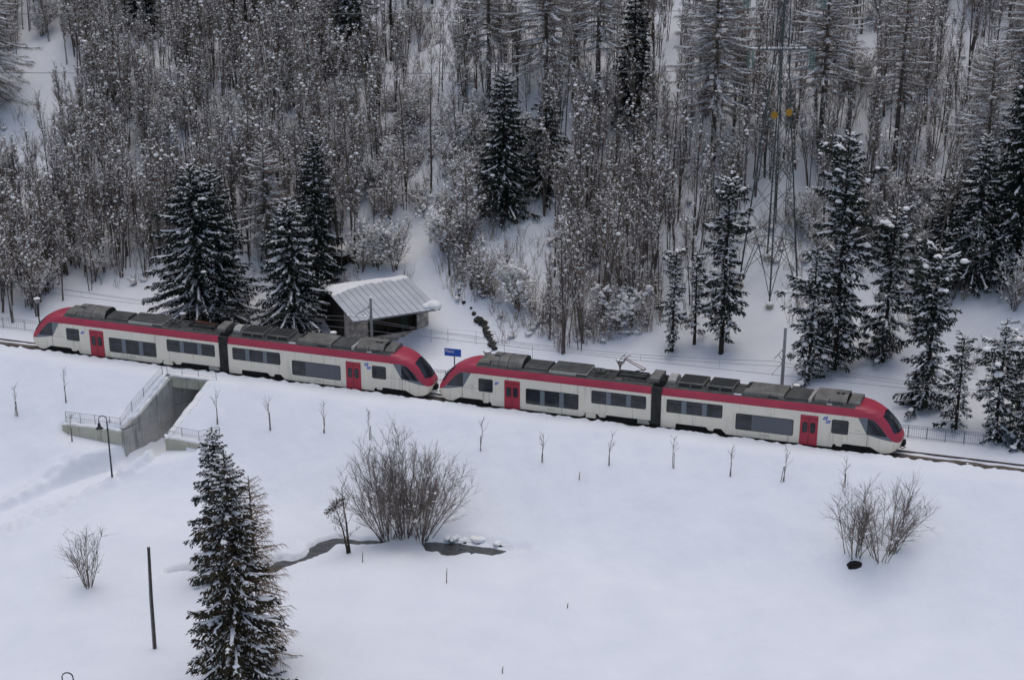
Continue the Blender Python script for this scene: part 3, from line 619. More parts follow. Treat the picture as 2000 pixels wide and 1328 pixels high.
            # windows: three-pane bands, the filmed window and the cab-side window
            def band(u0, u1, h0, h1, panes):
                g = G(); plate(g, rounded(u0, u1, h0, h1, 0.10), vo, vo + s * 0.014, f); wn = B(g, 'window', M['rubber'])
                for i, (p0, p1, mt) in enumerate(panes):
                    g = G(); e0 = 0.035 if p0 <= u0 + .001 else 0.0; e1 = 0.035 if p1 >= u1 - .001 else 0.0
                    if e0 or e1: poly = rounded(p0 + e0, p1 - e1, h0 + .035, h1 - .035, 0.075 if (e0 and e1) else 0.06)
                    else: poly = [(p0, h0 + .035), (p1, h0 + .035), (p1, h1 - .035), (p0, h1 - .035)]
                    plate(g, poly, vo, vo + s * (0.022 + 0.003 * (i % 2)), f); B(g, 'pane' if mt != 'grey_panel' else 'window_post', M[mt], wn)
                    if mt == 'glass' and p1 - p0 > 0.8:
                        g = G(); bx(g, p0 + .05, p1 - .05, min(vo, vo + s * .03), max(vo, vo + s * .03), h1 - 0.30, h1 - 0.275); B(g, 'vent_bar', M['rubber'], wn)
            trio = lambda a, b: [(a, a + 1.04, 'glass'), (a + 1.04, a + 1.36, 'grey_panel'), (a + 1.36, b - 1.36, 'glass'), (b - 1.36, b - 1.04, 'grey_panel'), (b - 1.04, b, 'glass')]
            band(0.70, 4.485, 1.55, 2.46, trio(0.70, 4.485))
            if sg < 0: band(5.385, 9.155, 0.93, 2.04, trio(5.385, 9.155))
            else: band(5.385, 9.155, 0.93, 2.04, [(5.385, 6.45, 'glass'), (6.45, 9.155, 'film')])
            band(11.565, 12.62, 1.43, 2.37, [(11.565, 12.62, 'glass')])
            # printed marks: operator's emblem of slanted blue tiles, stripe and number
            def tile(u0, h0, w_, hh, k=0.10):
                sk = k * sg * (1 if s < 0 else -1)
                g = G(); plate(g, [(u0 - sk / 2, h0), (u0 + w_ - sk / 2, h0), (u0 + w_ + sk / 2, h0 + hh), (u0 + sk / 2, h0 + hh)], vo, vo + s * 0.006, f); o = B(g, 'emblem', M['logo_blue'], body)
                g = G(); c = u0 + w_ / 2
                for a_, b_ in (((-.10, .04), (-.04, .19)), ((-.04, .19), (.02, .06)), ((.02, .06), (.09, .19))):
                    p0 = np.array((c + a_[0] * w_ / .3, h0 + a_[1] * hh / .24)); p1 = np.array((c + b_[0] * w_ / .3, h0 + b_[1] * hh / .24)); dd = (p1 - p0) / np.linalg.norm(p1 - p0); nn_ = np.array([-dd[1], dd[0]]) * 0.012
                    plate(g, [tuple(p0 - nn_), tuple(p1 - nn_), tuple(p1 + nn_), tuple(p0 + nn_)], vo, vo + s * 0.010, f)
                B(g, 'emblem_letter', M['print_white'], body)
            if sg > 0: tile(11.02, 2.27, 0.26, 0.22); tile(11.20, 2.06, 0.26, 0.20)
            else: tile(11.17, 2.05, 0.22, 0.20)
            g = G(); arc = [(12.98 + 0.4 * t, vo + s * .004, 1.76 + 0.055 * math.sin(math.pi * t)) for t in np.linspace(0, 1, 9)]; tube(g, f(arc), 0.010, 4); B(g, 'arc_mark', M['print_grey'], body)
            g = G(); bx(g, 12.68, 13.78, min(vo, vo + s * .004), max(vo, vo + s * .004), 1.585, 1.605); B(g, 'stripe', M['print_grey'], body)
            g = G()
            for k in range(9):
                if k in (2, 5): continue
                bx(g, 7.1 + k * 0.055, 7.135 + k * 0.055, min(vo, vo + s * .004), max(vo, vo + s * .004), 0.70, 0.755)
            B(g, 'number', M['print_grey'], body)
        # roof equipment
        def unit(name, u0, u1, w_, h0, h1, mt, chamf=0.12, seams=0, v0=0):
            g = G(); c = chamf
            prof = [(-w_, h0), (-w_, h1 - c), (-w_ + c * 1.4, h1), (w_ - c * 1.4, h1), (w_, h1 - c), (w_, h0)]
            V = f([(u, v + v0, h) for u in (u0, u1) for v, h in prof]); g.add(V, [[i, (i + 1) % 6, 6 + (i + 1) % 6, 6 + i] for i in range(6)])
            b = g.n - 12; g.F.append(np.array([[0, 1, 2, 3, 4, 5], [11, 10, 9, 8, 7, 6]]) + b); g.MI.append(np.zeros(2, np.int32))
            return B(g, name, M[mt])
        if sg > 0:
            o = unit('air_conditioner', 10.3, 12.3, 0.88, 3.14, 3.76, 'roof_unit', 0.30)
            g = G(); bx(g, 11.2, 11.24, -0.89, 0.89, 3.2, 3.55); bx(g, 11.4, 12.1, -0.895, -0.85, 3.26, 3.30); bx(g, 11.4, 12.1, -0.895, -0.85, 3.36, 3.39); bx(g, 11.55, 11.75, -0.40, -0.15, 3.795, 3.812); bx(g, 11.85, 12.05, -0.40, -0.15, 3.795, 3.812); B(g, 'grille', M['vent'], o)
            g = G(); cyl = [(12.31, 0.55 * math.cos(t), 3.36 + 0.36 * math.sin(t)) for t in np.linspace(0, 2 * np.pi, 15)[:-1]]; g.add(f(cyl), [list(range(14))]); B(g, 'fan', M['vent'], o)
            g = G(); bx(g, 11.1, 11.45, -0.98, -0.8, 3.16, 3.24); B(g, 'bracket', M['print_white'], o)
            unit('equipment_box', 12.42, 13.12, 0.80, 3.15, 3.58, 'roof_unit', 0.16)
            o = unit('roof_panel', 8.45, 10.1, 0.92, 3.16, 3.44, 'roof_dark', 0.06); g = G(); bx(g, 9.92, 10.12, -0.95, 0.95, 3.15, 3.455); B(g, 'edge_strip', M['roof_pale'], o)
            o = unit('roof_hatch', 5.75, 8.35, 0.94, 3.16, 3.50, 'roof_unit', 0.05); g = G(); bx(g, 7.3, 8.0, -0.95, -0.9, 3.22, 3.32); bx(g, 5.7, 5.9, -0.3, 0.6, 3.49, 3.56); B(g, 'grille', M['vent'], o)
            for u0 in (1.25, 3.25):
                o = unit('resistor_box', u0, u0 + 1.75, 0.80, 3.16, 3.58, 'roof_unit', 0.02)
                g = G(); bx(g, u0 + 0.06, u0 + 1.69, -0.72, 0.72, 3.581, 3.592); bx(g, u0 + 0.08, u0 + 0.82, -0.808, -0.78, 3.24, 3.50); bx(g, u0 + 0.93, u0 + 1.67, -0.808, -0.78, 3.24, 3.50); B(g, 'grille', M['vent'], o)
            unit('equipment_box', 5.05, 5.55, 0.75, 3.16, 3.34, 'roof_dark', 0.05)
            unit('equipment_box', 0.50, 1.05, 0.55, 3.16, 3.74, 'roof_pale', 0.22)
            g = G(); bx(g, 5.1, 5.6, -1.0, -0.85, 3.17, 3.25); B(g, 'bracket', M['print_white'])
        else:
            unit('equipment_box', 11.95, 12.75, 0.85, 3.15, 3.52, 'roof_unit', 0.12)
            g = G(); prof = [(-0.92, 3.15), (-0.92, 3.38), (-0.78, 3.62), (-0.5, 3.79), (0, 3.86), (0.5, 3.79), (0.78, 3.62), (0.92, 3.38), (0.92, 3.15)]
            us_ = (9.55, 11.85); V = f([(u, v, h) for u in us_ for v, h in prof]); g.add(V, [[i, (i + 1) % 9, 9 + (i + 1) % 9, 9 + i] for i in range(9)]); g.add(f([(11.85, v, h) for v, h in prof]), [list(range(9))])
            o = B(g, 'air_conditioner', M['roof_unit'])
            g = G(); g.add(f([(9.545, v * 0.96, 3.15 + (h - 3.15) * 0.96) for v, h in prof]), [list(range(9))]); B(g, 'fan', M['vent'], o)
            g = G()
            for u_ in (10.6, 11.3): tube(g, f([(u_, v * 1.004, h + 0.006) for v, h in prof]), 0.02, 4)
            bx(g, 11.35, 11.75, -0.42, -0.2, 3.80, 3.83); B(g, 'grille', M['vent'], o)
            unit('roof_panel', 7.75, 9.45, 0.80, 3.16, 3.50, 'roof_dark', 0.15)
            o = unit('equipment_box', 4.95, 7.6, 0.94, 3.15, 3.42, 'roof_pale', 0.03); g = G(); bx(g, 5.0, 7.55, -0.90, 0.90, 3.42, 3.47); bx(g, 4.94, 5.7, -0.945, -0.9, 3.16, 3.36); B(g, 'dark_lid', M['roof_dark'], o)
            g = G()
            for v_ in (-0.75, -0.45, 0.3): tube(g, f([(0.9, v_, 3.36), (2.6, v_, 3.40), (4.9, v_ * .9, 3.40)]), 0.035, 5)
            for u_ in (1.3, 2.0, 2.9, 3.6, 4.3): bx(g, u_, u_ + 0.14, -0.82, 0.4, 3.2, 3.36)
            bx(g, 3.9, 4.5, -0.4, 0.1, 3.38, 3.50); tube(g, f([(4.2, -0.2, 3.48), (4.2, -0.2, 3.68)]), 0.05, 5); tube(g, f([(3.95, -0.2, 3.68), (4.45, -0.2, 3.68)]), 0.03, 5)
            B(g, 'roof_cabling', M['roof_dark'])
            g = G(); bx(g, 2.5, 3.0, -0.95, -0.6, 3.2, 3.36); B(g, 'equipment_box', M['roof_unit'])
            g = G(); tube(g, f([(0.75, -0.7, 3.3), (1.6, -0.75, 3.37), (4.4, -0.7, 3.38)]), 0.02, 5); B(g, 'red_cable', M['rust'])
            unit('gangway_hood', -0.05, 0.62, 0.80, 3.2, 3.72, 'roof_unit', 0.12)
            # pantograph
            g = G(); bx(g, 1.0, 3.0, -0.5, -0.44, 3.42, 3.48); bx(g, 1.0, 3.0, 0.44, 0.5, 3.42, 3.48); bx(g, 1.0, 1.06, -0.5, 0.5, 3.42, 3.48); bx(g, 2.94, 3.0, -0.5, 0.5, 3.42, 3.48)
            for u_ in (1.1, 2.9):
                for v_ in (-.47, .47): bx(g, u_ - .04, u_ + .04, v_ - .04, v_ + .04, 3.3, 3.42)
            pn = B(g, 'pantograph', M['dark_metal'])
            bu, kn = (2.45, 3.48), ((1.19, 3.86) if raised else (1.0, 3.58)); hd = (2.62, 4.50) if raised else (2.7, 3.66)
            g = G(); tube(g, f([(bu[0], 0, bu[1]), (kn[0], 0, kn[1])]), 0.038, 6); tube(g, f([(1.75, -0.1, 3.46), (kn[0], -0.05, kn[1] - .03)]), 0.015, 5); tube(g, f([(kn[0], -0.2, kn[1]), (kn[0], 0.2, kn[1])]), 0.03, 6); B(g, 'lower_arm', M['dark_metal'], pn)
            g = G(); tube(g, f([(kn[0], -0.16, kn[1]), (hd[0], -0.10, hd[1])]), 0.024, 5); tube(g, f([(kn[0], 0.16, kn[1]), (hd[0], 0.10, hd[1])]), 0.024, 5); tube(g, f([(kn[0] + .1, 0, kn[1] - .06), (hd[0], 0, hd[1] - .08)]), 0.016, 5); B(g, 'upper_arm', M['rust'], pn)
            g = G()
            for du in (-0.18, 0.18): tube(g, f([(hd[0] + du, v, hd[1] + 0.06 - (0.16 if abs(v) > 0.7 else (0.04 if abs(v) > 0.55 else 0))) for v in (-0.82, -0.62, -0.4, 0, 0.4, 0.62, 0.82)]), 0.022, 5)
            for v_ in (-0.38, 0.38): tube(g, f([(hd[0] - .18, v_, hd[1] + .05), (hd[0], v_ * .4, hd[1] - .04), (hd[0] + .18, v_, hd[1] + .05)]), 0.014, 4)
            B(g, 'collector_head', M['dark_metal'], pn)
    # gangway bellows between the cars
    g = G(); Pm = T(uc, 0, 0); a = float(head(uc)); eu = np.array([math.cos(a), -math.sin(a), 0]); ev = np.array([math.sin(a), math.cos(a), 0])
    def fg(V): V = np.asarray(V).reshape(-1, 3); return Pm + V[:, :1] * eu + V[:, 1:2] * ev + V[:, 2:3] * np.array([0, 0, 1])
    for i in range(9):
        u0 = -0.36 + i * 0.08; box(g, u0, u0 + 0.052, -1.17, 1.17, 0.52, 3.12, 0, fg); box(g, u0 + 0.052, u0 + 0.08, -1.11, 1.11, 0.54, 3.06, 0, fg)
    g.build('gangway_bellows', M['bellows'], root, org)
    g = G(); box(g, -0.4, 0.4, -1.0, 1.0, 0.25, 0.52, 0, fg); box(g, -0.33, 0.33, -0.9, 0.9, 3.12, 3.3, 0, fg); box(g, 0.1, 0.42, -0.85, -0.4, 3.2, 3.55, 0, fg); g.build('gangway_frame', M['under'], root, org)
    return root
train(0.0, 'white and red two-car train with lowered pantograph in front of the stone barn', False)
train(GAP, 'white and red two-car train with raised pantograph, nearest the viewer', True)
# ------------------------------------------------------------------ stone barn
HA = math.radians(25.5); HL, HD, RISE = 6.84, 6.35, 0.7; HZ = 3.84; FW = 1.75
bb = np.array([-11.6, 106.0, 0.0])
barn = thing('stone_barn', 'old stone barn with grey metal roof, dark upper openings and snow along its ridge', 'barn', bb, rz=HA)
def roofz(t): return HZ + RISE * t / HD
def hb(g, name, m, parent=barn, smooth=False): return g.build(name, m, parent, None, smooth)
zb = -0.6; TH = 0.45; S0, S1 = 0.05, HL - 0.22; WT = FW; WB = HD + 1.2
up_s0, up_s1 = S0 + 0.26 * (S1 - S0), S0 + 0.86 * (S1 - S0)
base_h = 0.25; op_h = 1.80
low = [(S0 + .515 * (S1 - S0), S0 + .60 * (S1 - S0), 0.62, 1.30), (S0 + .68 * (S1 - S0), S0 + .77 * (S1 - S0), -0.3, 1.38)]
wall_rects = []
g = G()
def wb(a, b, h0, h1):
    box(g, a, b, WT, WT + TH, h0, h1); wall_rects.append((a, b, h0, h1))
topz = roofz(WT) - 0.04
wb(S0, up_s0, zb, topz); wb(up_s1, S1, zb, topz)
cuts = [up_s0] + [x for l in low for x in l[:2]] + [up_s1]
for i in range(len(cuts) - 1):
    if i % 2 == 0: wb(cuts[i], cuts[i + 1], zb, op_h)
    else:
        l = low[i // 2]; wb(l[0], l[1], l[3], op_h)
        if l[2] > zb: wb(l[0], l[1], zb, l[2])
box(g, S0, S0 + TH, WT + TH, WB, zb, base_h + 0.9); box(g, S1 - TH, S1, WT + TH, WB, zb, roofz(WT)); box(g, S0, S1, WB, WB + TH, zb, roofz(HD) - 0.4)
wall = hb(g, 'wall', M['mortar'])
g = G(); rng = np.random.default_rng(3)
for a, b, h0, h1 in wall_rects:
    h = max(h0, -0.1)
    while h < h1 - 0.05:
        rh = min(rng.uniform(0.10, 0.19), h1 - h); s = a
        while s < b - 0.04:
            rl = min(rng.uniform(0.14, 0.42), b - s); pr = rng.uniform(0.01, 0.06); sk = rng.uniform(-.02, .02, 8)
            V = boxv(s + .012, s + rl - .012, WT - pr, WT + 0.05, h + .01, h + rh - .01); V[:, 2] += sk; V[:, 0] += rng.uniform(-.015, .015, 8); g.add(V, BOXF); s += rl
        h += rh
for t0, t1, h0, h1, sx in ((WT, WB, -0.1, base_h + 0.9, S0), (WT, WB, -0.1, topz, S1)):
    h = h0
    while h < h1 - .05:
        rh = rng.uniform(.1, .19); t = t0
        while t < t1 - .05:
            rl = rng.uniform(.16, .42); pr = rng.uniform(.01, .05); box(g, sx - pr, sx + pr, t + .012, min(t + rl, t1) - .012, h + .01, min(h + rh, h1) - .01); t += rl
        h += rh
st = hb(g, 'stones', M['stone'], wall); st['kind'] = 'stuff'
g = G(); box(g, S0 + .5, S0 + 1.7, WT - .062, WT - .03, base_h - .1, base_h + 1.1); hb(g, 'plaster_patch', M['plaster'], wall)
# dark sheet painted as the shaded interior, timber shutters and posts before it
g = G(); box(g, up_s0, up_s1, WT + 0.40, WT + 0.50, op_h, topz); hb(g, 'dark_interior_sheet', M['timber_and_interior_dark'])
for s0, s1 in ((up_s0 + .18, up_s0 + .72), (up_s1 - 1.2, up_s1 - 0.62)):
    g = G(); box(g, s0, s1, WT + 0.33, WT + 0.38, op_h + 0.02, topz - .06)
    sh = hb(g, 'shutter', M['timber_green'])
g = G(); 
for s in (up_s0 + .06, up_s0 + 1.6, up_s1 - .06): box(g, s - .06, s + .06, WT + .1, WT + .24, op_h, topz - .02)
hb(g, 'timber_post', M['timber_and_interior_dark'])
g = G(); box(g, up_s0, up_s1, WT - .02, WT + .3, op_h, op_h + .07); hb(g, 'sill_beam', M['timber_and_interior_dark'])
l = low[0]; g = G(); box(g, l[0], l[1], WT + .25, WT + .31, l[2], l[3]); wi = hb(g, 'window', M['timber_green']); g = G(); box(g, l[0] - .08, l[0], WT - .07, WT + .3, l[2], l[3]); box(g, l[1], l[1] + .08, WT - .07, WT + .3, l[2], l[3]); box(g, l[0] - .1, l[1] + .1, WT - .075, WT + .3, l[3], l[3] + .11); hb(g, 'frame', M['plaster'], wi)
l = low[1]; g = G(); box(g, l[0], l[1], WT + .25, WT + .31, l[2], l[3]); do = hb(g, 'door', M['timber_green']); g = G(); box(g, l[0] - .08, l[0], WT - .07, WT + .3, l[2], l[3]); box(g, l[1], l[1] + .06, WT - .07, WT + .3, l[2], l[3]); box(g, l[0] - .1, l[1] + .1, WT - .075, WT + .3, l[3], l[3] + .11); hb(g, 'frame', M['plaster'], do)
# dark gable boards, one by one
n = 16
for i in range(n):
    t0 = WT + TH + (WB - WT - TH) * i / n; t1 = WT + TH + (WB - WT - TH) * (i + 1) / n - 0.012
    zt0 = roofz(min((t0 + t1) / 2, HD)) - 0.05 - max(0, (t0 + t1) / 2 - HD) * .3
    g = G(); box(g, S0 + .03, S0 + .07 + .012 * (i % 2), t0, t1, base_h + 0.9, zt0); hb(g, 'board', M['timber_and_interior_dark'])
g = G()
for s in (0.25, 1.9, 3.5, 5.1, 6.6):
    V = boxv(s - .06, s + .06, -0.05 + 0.1, HD, 0, 0.14); V[:, 2] += HZ - 0.16 + RISE * V[:, 1] / HD; g.add(V, BOXF)
box(g, 0.05, HL - .05, WT + .05, WT + .2, topz - .12, topz + .02)
hb(g, 'rafter', M['timber_and_interior_dark'])
# roof: sheet strips with standing seams, back slope, snow along the ridge
g = G(); V = boxv(0, HL, 0, HD, -.05, -.012); V[:, 2] += HZ + RISE * V[:, 1] / HD; g.add(V, BOXF)
V = boxv(0, HL, HD, HD + 2.6, -.05, 0); V[:, 2] += HZ + RISE - (V[:, 1] - HD) * .35; g.add(V, BOXF)
roof = hb(g, 'roof', M['seam'])
npan = 13
for i in range(npan):
    s0, s1 = HL * i / npan, HL * (i + 1) / npan
    g = G(); V = boxv(s0 + .012, s1 - .012, -0.03, HD, -.011, .004 + .003 * (i % 3)); V[:, 2] += HZ + RISE * V[:, 1] / HD; g.add(V, BOXF); hb(g, 'roof_panel', M['sheet'], roof)
    if i:
        g = G(); V = boxv(s0 - .014, s0 + .014, -0.02, HD, -.01, .05); V[:, 2] += HZ + RISE * V[:, 1] / HD; g.add(V, BOXF); hb(g, 'standing_seam', M['seam'], roof)
g = G(); box(g, -.02, HL + .02, -.075, -.035, HZ - .1, HZ + .02); hb(g, 'gutter', M['steel'], roof)
def snow_pad(g, su, tu, hfun, zf, nx=40, ny=10):
    s = np.linspace(*su, nx); t = np.linspace(0, 1, ny); SS, TT = np.meshgrid(s, t, indexing='ij')
    t0, t1 = hfun(SS); Y = t0 + (t1 - t0) * TT; e = np.minimum(np.minimum(TT, 1 - TT) * 4, 1) ** .5 * np.minimum(np.minimum(SS - su[0], su[1] - SS) / .25 + .05, 1) ** .5
    Z = zf(SS, Y, e); ii = np.arange(nx * ny).reshape(nx, ny)
    g.add(np.stack([SS, Y, Z], -1), np.stack([ii[:-1, :-1], ii[1:, :-1], ii[1:, 1:], ii[:-1, 1:]], -1).reshape(-1, 4))
def rtop(y): return np.where(y < HD, HZ + RISE * y / HD, HZ + RISE - (y - HD) * .35)
g = G(); snow_pad(g, (-.1, HL - .05), None, lambda s: (HD - 0.35 - .95 * np.exp(-((s - 0) / 1.6) ** 2) + .16 * vnoise(s / .7, s * 0, 3), HD + 2.4 + 0 * s), lambda s, y, e: rtop(y) + e * (0.22 + .09 * vnoise(s / 1.1, y / 1.5, 6)), 60, 14)
g2 = G(); snow_pad(g, (0.02, 2.9), None, lambda s: (HD - 1.55 + .42 * s + .1 * vnoise(s / .35, s * 0, 13), HD - .3 + 0 * s), lambda s, y, e: rtop(y) + .012 + e * .06, 40, 8)
hb(g, 'snow_cap', SN, roof, True)
g = G(); rng = np.random.default_rng(8); blobs(g, [[HL - .30, 0.45, HZ + .14], [HL - .72, .6, HZ + .12]], np.array([[.66, .55, .40], [.42, .40, .24]]), rng, .03, ICO3_V, ICO3_F); blobs(g, [[1.15, .5, HZ + .08], [.35, .9, HZ + .12], [-.0, 1.2, HZ + .15], [1.0, .04, HZ + .02]], np.array([[.18, .13, .09], [.15, .1, .07], [.14, .08, .06], [.2, .08, .06]]), rng, .1, ICO2_V, ICO2_F)
hb(g, 'snow_lump', SN, roof, True)

# ------------------------------------------------------------------ station sign, lamps, masts, wires
def text(name, body, size, m, parent, loc, rot, ex=0.004, align='LEFT', bold=0.0):
    cu = bpy.data.curves.new(name, 'FONT'); cu.body = body; cu.size = size; cu.extrude = ex; cu.align_x = align; cu.offset = bold
    cu.materials.append(m); t_ = bpy.data.objects.new(name, cu); C.objects.link(t_); bpy.context.view_layer.update(); me = bpy.data.meshes.new_from_object(t_.evaluated_get(bpy.context.evaluated_depsgraph_get())); bpy.data.objects.remove(t_)
    if not me.materials: me.materials.append(m)
    o = bpy.data.objects.new(name, me); C.objects.link(o); o.parent = parent; o.location = loc; o.rotation_euler = rot; return o
sx, sy, _z = T(15.75, 3.6, 0); sz = float(ground(sx, sy)); sr = -float(head(16)) + math.radians(4)
sign = thing('station_sign', 'blue station name sign reading Piano on a grey post between the trains', 'sign', (sx, sy, sz), rz=sr)
stop_z = zat(681, sy) - sz
g = G(); box(g, -.62, .62, -.03, .03, stop_z - .56, stop_z); sb = g.build('sign_panel', M['sign_blue'], sign)
g = G(); box(g, -.64, .64, -.036, .034, stop_z - .575, stop_z - .562); box(g, -.64, .64, -.036, .034, stop_z + .002, stop_z + .012); g.build('frame', M['print_white'], sb)
text('lettering', 'Piano', 0.30, M['print_white'], sb, (-.55, -.034, stop_z - .30), (math.pi / 2, 0, 0), bold=0.008)
g = G(); tube(g, [[.10, .06, -.3], [.10, .06, stop_z - .05]], .05, 8); box(g, .02, .18, .03, .06, stop_z - .3, stop_z - .2); g.build('post', M['steel'], sign)
def platform_lamp(px, pytop, label, snowy=True, v=2.65):
    u = None
    lo, hi = -45., 70.
    for _ in range(50):
        mid = (lo + hi) / 2
        if proj(*T(mid, v, 2.8))[0] < px: lo = mid
        else: hi = mid
    p = T(lo, v, 0); z = float(ground(p[0], p[1])); H = zat(pytop, p[1]) - z
    root = thing('platform_lamp', label, 'lamp', (p[0], p[1], z), 'lamps along the platform')
    g = G(); tube(g, [[0, 0, -.4], [0, 0, H - .52]], [.055, .05], 8); g.build('pole', M['dark_metal'], root)
    g = G(); tube(g, [[0, 0, H - .55], [0, 0, H - .42], [0, 0, H - .36]], [.06, .10, .08], 8); g.build('collar', M['dark_metal'], root)
    g = G(); tube(g, [[0, 0, H - .40], [0, 0, H - .06]], [.09, .27], 10, cap=False)
    g.build('lamp_shade', M['roof_pale'], root)
    g = G()
    for a in np.arange(0, 6.28, 6.2832 / 5): tube(g, [[.1 * math.cos(a), .1 * math.sin(a), H - .40], [.30 * math.cos(a), .30 * math.sin(a), H - .03]], .014, 4)
    aa = np.linspace(0, 2 * np.pi, 17); tube(g, np.c_[.30 * np.cos(aa), .30 * np.sin(aa), aa * 0 + H - .03], .018, 4)
    g.build('cage', M['dark_metal'], root)
    g = G(); blobs(g, [[0, 0, H - .02]], np.array([[.27, .27, .10 if snowy else .03]]), rng, .05, ICO2_V, ICO2_F); g.build('snow_cap', SN, root, None, True)
platform_lamp(1211, 703, 'lamp with snow in its cage, standing just beneath the raised pantograph', True)
platform_lamp(1556, 751, 'empty caged lamp behind the roof of the front train, next to the leaning mast', False)
platform_lamp(952, 686, 'snow-topped lamp rising behind the roof units just past the blue sign', True)
platform_lamp(651, 649, 'snow-topped lamp in front of the dark gable of the barn', True)
platform_lamp(357, 612, 'snow-topped lamp in front of the double-topped spruce', True)
platform_lamp(72, 583, 'lamp behind the tail nose of the rear train, at the edge of the wood', True)
def mast(px, pytop, v, label, lean=0.0, arms=True, mt='concrete_post'):
    lo, hi = -45., 70.
    for _ in range(50):
        mid = (lo + hi) / 2
        if proj(*T(mid, v, 6))[0] < px: lo = mid
        else: hi = mid
    p = T(lo, v, 0); z = float(ground(p[0], p[1])); H = zat(pytop, p[1]) - z
    root = thing('catenary_mast', label, 'mast', (p[0], p[1], z), 'masts of the overhead line')
    g = G(); V = boxv(-.115, .115, -.115, .115, -.5, H); k = 1 - .3 * (V[:, 2:] > 1); V[:, :2] *= k; V[:, 0] += lean * V[:, 2]; g.add(V, BOXF); g.build('post', M[mt], root)
    a = float(head(lo)); e = np.array([math.sin(a), math.cos(a), 0]); d = np.array([math.cos(a), -math.sin(a), 0])
    ox = np.array([lean * H, 0, 0])
    h1 = 4.45 + float(zt(lo)) - z; h2 = h1 + .95
    g = G(); tube(g, [ox + [0, 0, h2 - .05], ox - e * (v - .1) + [0, 0, h2 + .1]], .028, 6); tube(g, [ox + [0, 0, h1 - .1], ox - e * (v * .55) + [0, 0, h2 + .03]], .022, 5); tube(g, [ox - e * .2 + [0, 0, h1], ox - e * (v + .3) + [0, 0, h1 + .12], ox - e * (v + .1) + [0, 0, h1 + .02]], .018, 5); g.build('cantilever', M['steel'], root)
    g = G()
    for hh in (h2 - .03, h1 - .02):
        for k in range(3): tube(g, [ox - e * (.25 + .09 * k) + [0, 0, hh], ox - e * (.29 + .09 * k) + [0, 0, hh]], .07, 8)
    g.build('insulator', M['roof_pale'], root)
    g = G(); box(g, -.11 + ox[0], .11 + ox[0], -.11, .11, H, H + .05); g.build('snow_cap', SN, root, None, True)
    return lo
mu1 = mast(723.5, 582, 2.65, 'square concrete catenary mast standing in front of the stone barn')
mu2 = mast(1533, 640, 2.65, 'slightly leaning catenary mast behind the front train, beside small spruces', lean=-0.0)
U_m = [mu1 - 31, mu1, mu2, mu2 + 31]
def cable(name, label, pts, r, m='wire', group=None):
    g = G(); o = np.array(pts[0]); tube(g, pts, r, 4); ob = g.build(name, M[m], None, o); return tag(ob, label, 'cable', group)
us = np.linspace(U_m[0], U_m[-1], 60)
contact = T(us, 0 * us, 4.46); ms = []
for i in range(3):
    u_ = np.linspace(U_m[i], U_m[i + 1], 24); x = (u_ - u_[0]) / (u_[-1] - u_[0]); ms.append(T(u_, 0 * u_, 5.38 - 2.4 * x * (1 - x)))
oh = thing('overhead_line', 'thin overhead contact wire and messenger wire above the track', 'overhead line', contact[0])
g = G(); tube(g, contact, .014, 4); g.build('contact_wire', M['wire'], oh, contact[0])
g = G(); tube(g, np.concatenate([m_ if i == 0 else m_[1:] for i, m_ in enumerate(ms)]), .013, 4); g.build('messenger_wire', M['wire'], oh, contact[0])
for i in range(3):
    for x in (.12, .3, .5, .7, .88):
        u_ = U_m[i] + x * (U_m[i + 1] - U_m[i]); g = G(); tube(g, [T(u_, 0, 4.46), T(u_, 0, 5.38 - 2.4 * x * (1 - x))], .009, 3); g.build('dropper', M['wire'], oh, contact[0])
cable('feeder_cable', 'slack cable strung along the masts behind the overhead line', [T(u_, 2.9, 4.0 - 0.5 * math.sin(math.pi * ((u_ - mu1) / (mu2 - mu1) % 1))) for u_ in us], .012)

# ------------------------------------------------------------------ lattice pylon and its lines
pa, pb, pc = at(1442, 560), at(1493, 582), at(1558, 552)
cen = (pa + pc) / 2; cen[2] = (pa[2] + pb[2] + pc[2]) / 3
half = np.linalg.norm((pc - pa)[:2]) / 2
ang0 = math.atan2(pa[1] - cen[1], pa[0] - cen[0])
legs = [cen[:2] + half * np.array([math.cos(ang0 + k * math.pi / 2), math.sin(ang0 + k * math.pi / 2)]) for k in range(4)]
PH = 30.0
pyl = thing('lattice_pylon', 'tall dark green lattice power pylon rising out of the trees', 'pylon', (*cen[:2], cen[2]))
po = np.array([cen[0], cen[1], cen[2]])
zcross = zat(96, cen[1]) - cen[2]
def legp(k, h): 
    s = np.interp(h, [0, zcross, zcross + 3.5, PH + 9], [1, 0.215, 0.17, 0.1]); xy = np.array([0, 0]) + (legs[k] - cen[:2]) * s; return np.array([xy[0], xy[1], h])
for k in range(4):
    hb0 = float(ground(*legs[k])) - cen[2] - .3; g = G(); hh = [hb0, 3, 6, 10, zcross, PH + 6]
    P = [legp(k, h) for h in hh]; P[0] = np.array([*(legs[k] - cen[:2]), hb0]); tube(g, P, [.065, .065, .06, .052, .042, .035], 4); lg = g.build('leg', M['pylon'], pyl)
    g = G(); p = legs[k] - cen[:2]; tube(g, [[*p, hb0 - .3], [*p, hb0 + .55 + (0.1 if k == 0 else 0)]], .36 if k == 0 else .25, 10); g.build('footing', M['concrete_warm'], lg)
    g = G(); blobs(g, [[*p, hb0 + .62]], np.array([[.36, .36, .14]]), rng, .05, ICO2_V, ICO2_F); g.build('snow_cap', SN, lg, None, True)
lev = [1.2]
while lev[-1] < PH + 4: lev.append(lev[-1] + max(1.1, 2.55 * np.interp(lev[-1], [0, zcross], [1, .42])))
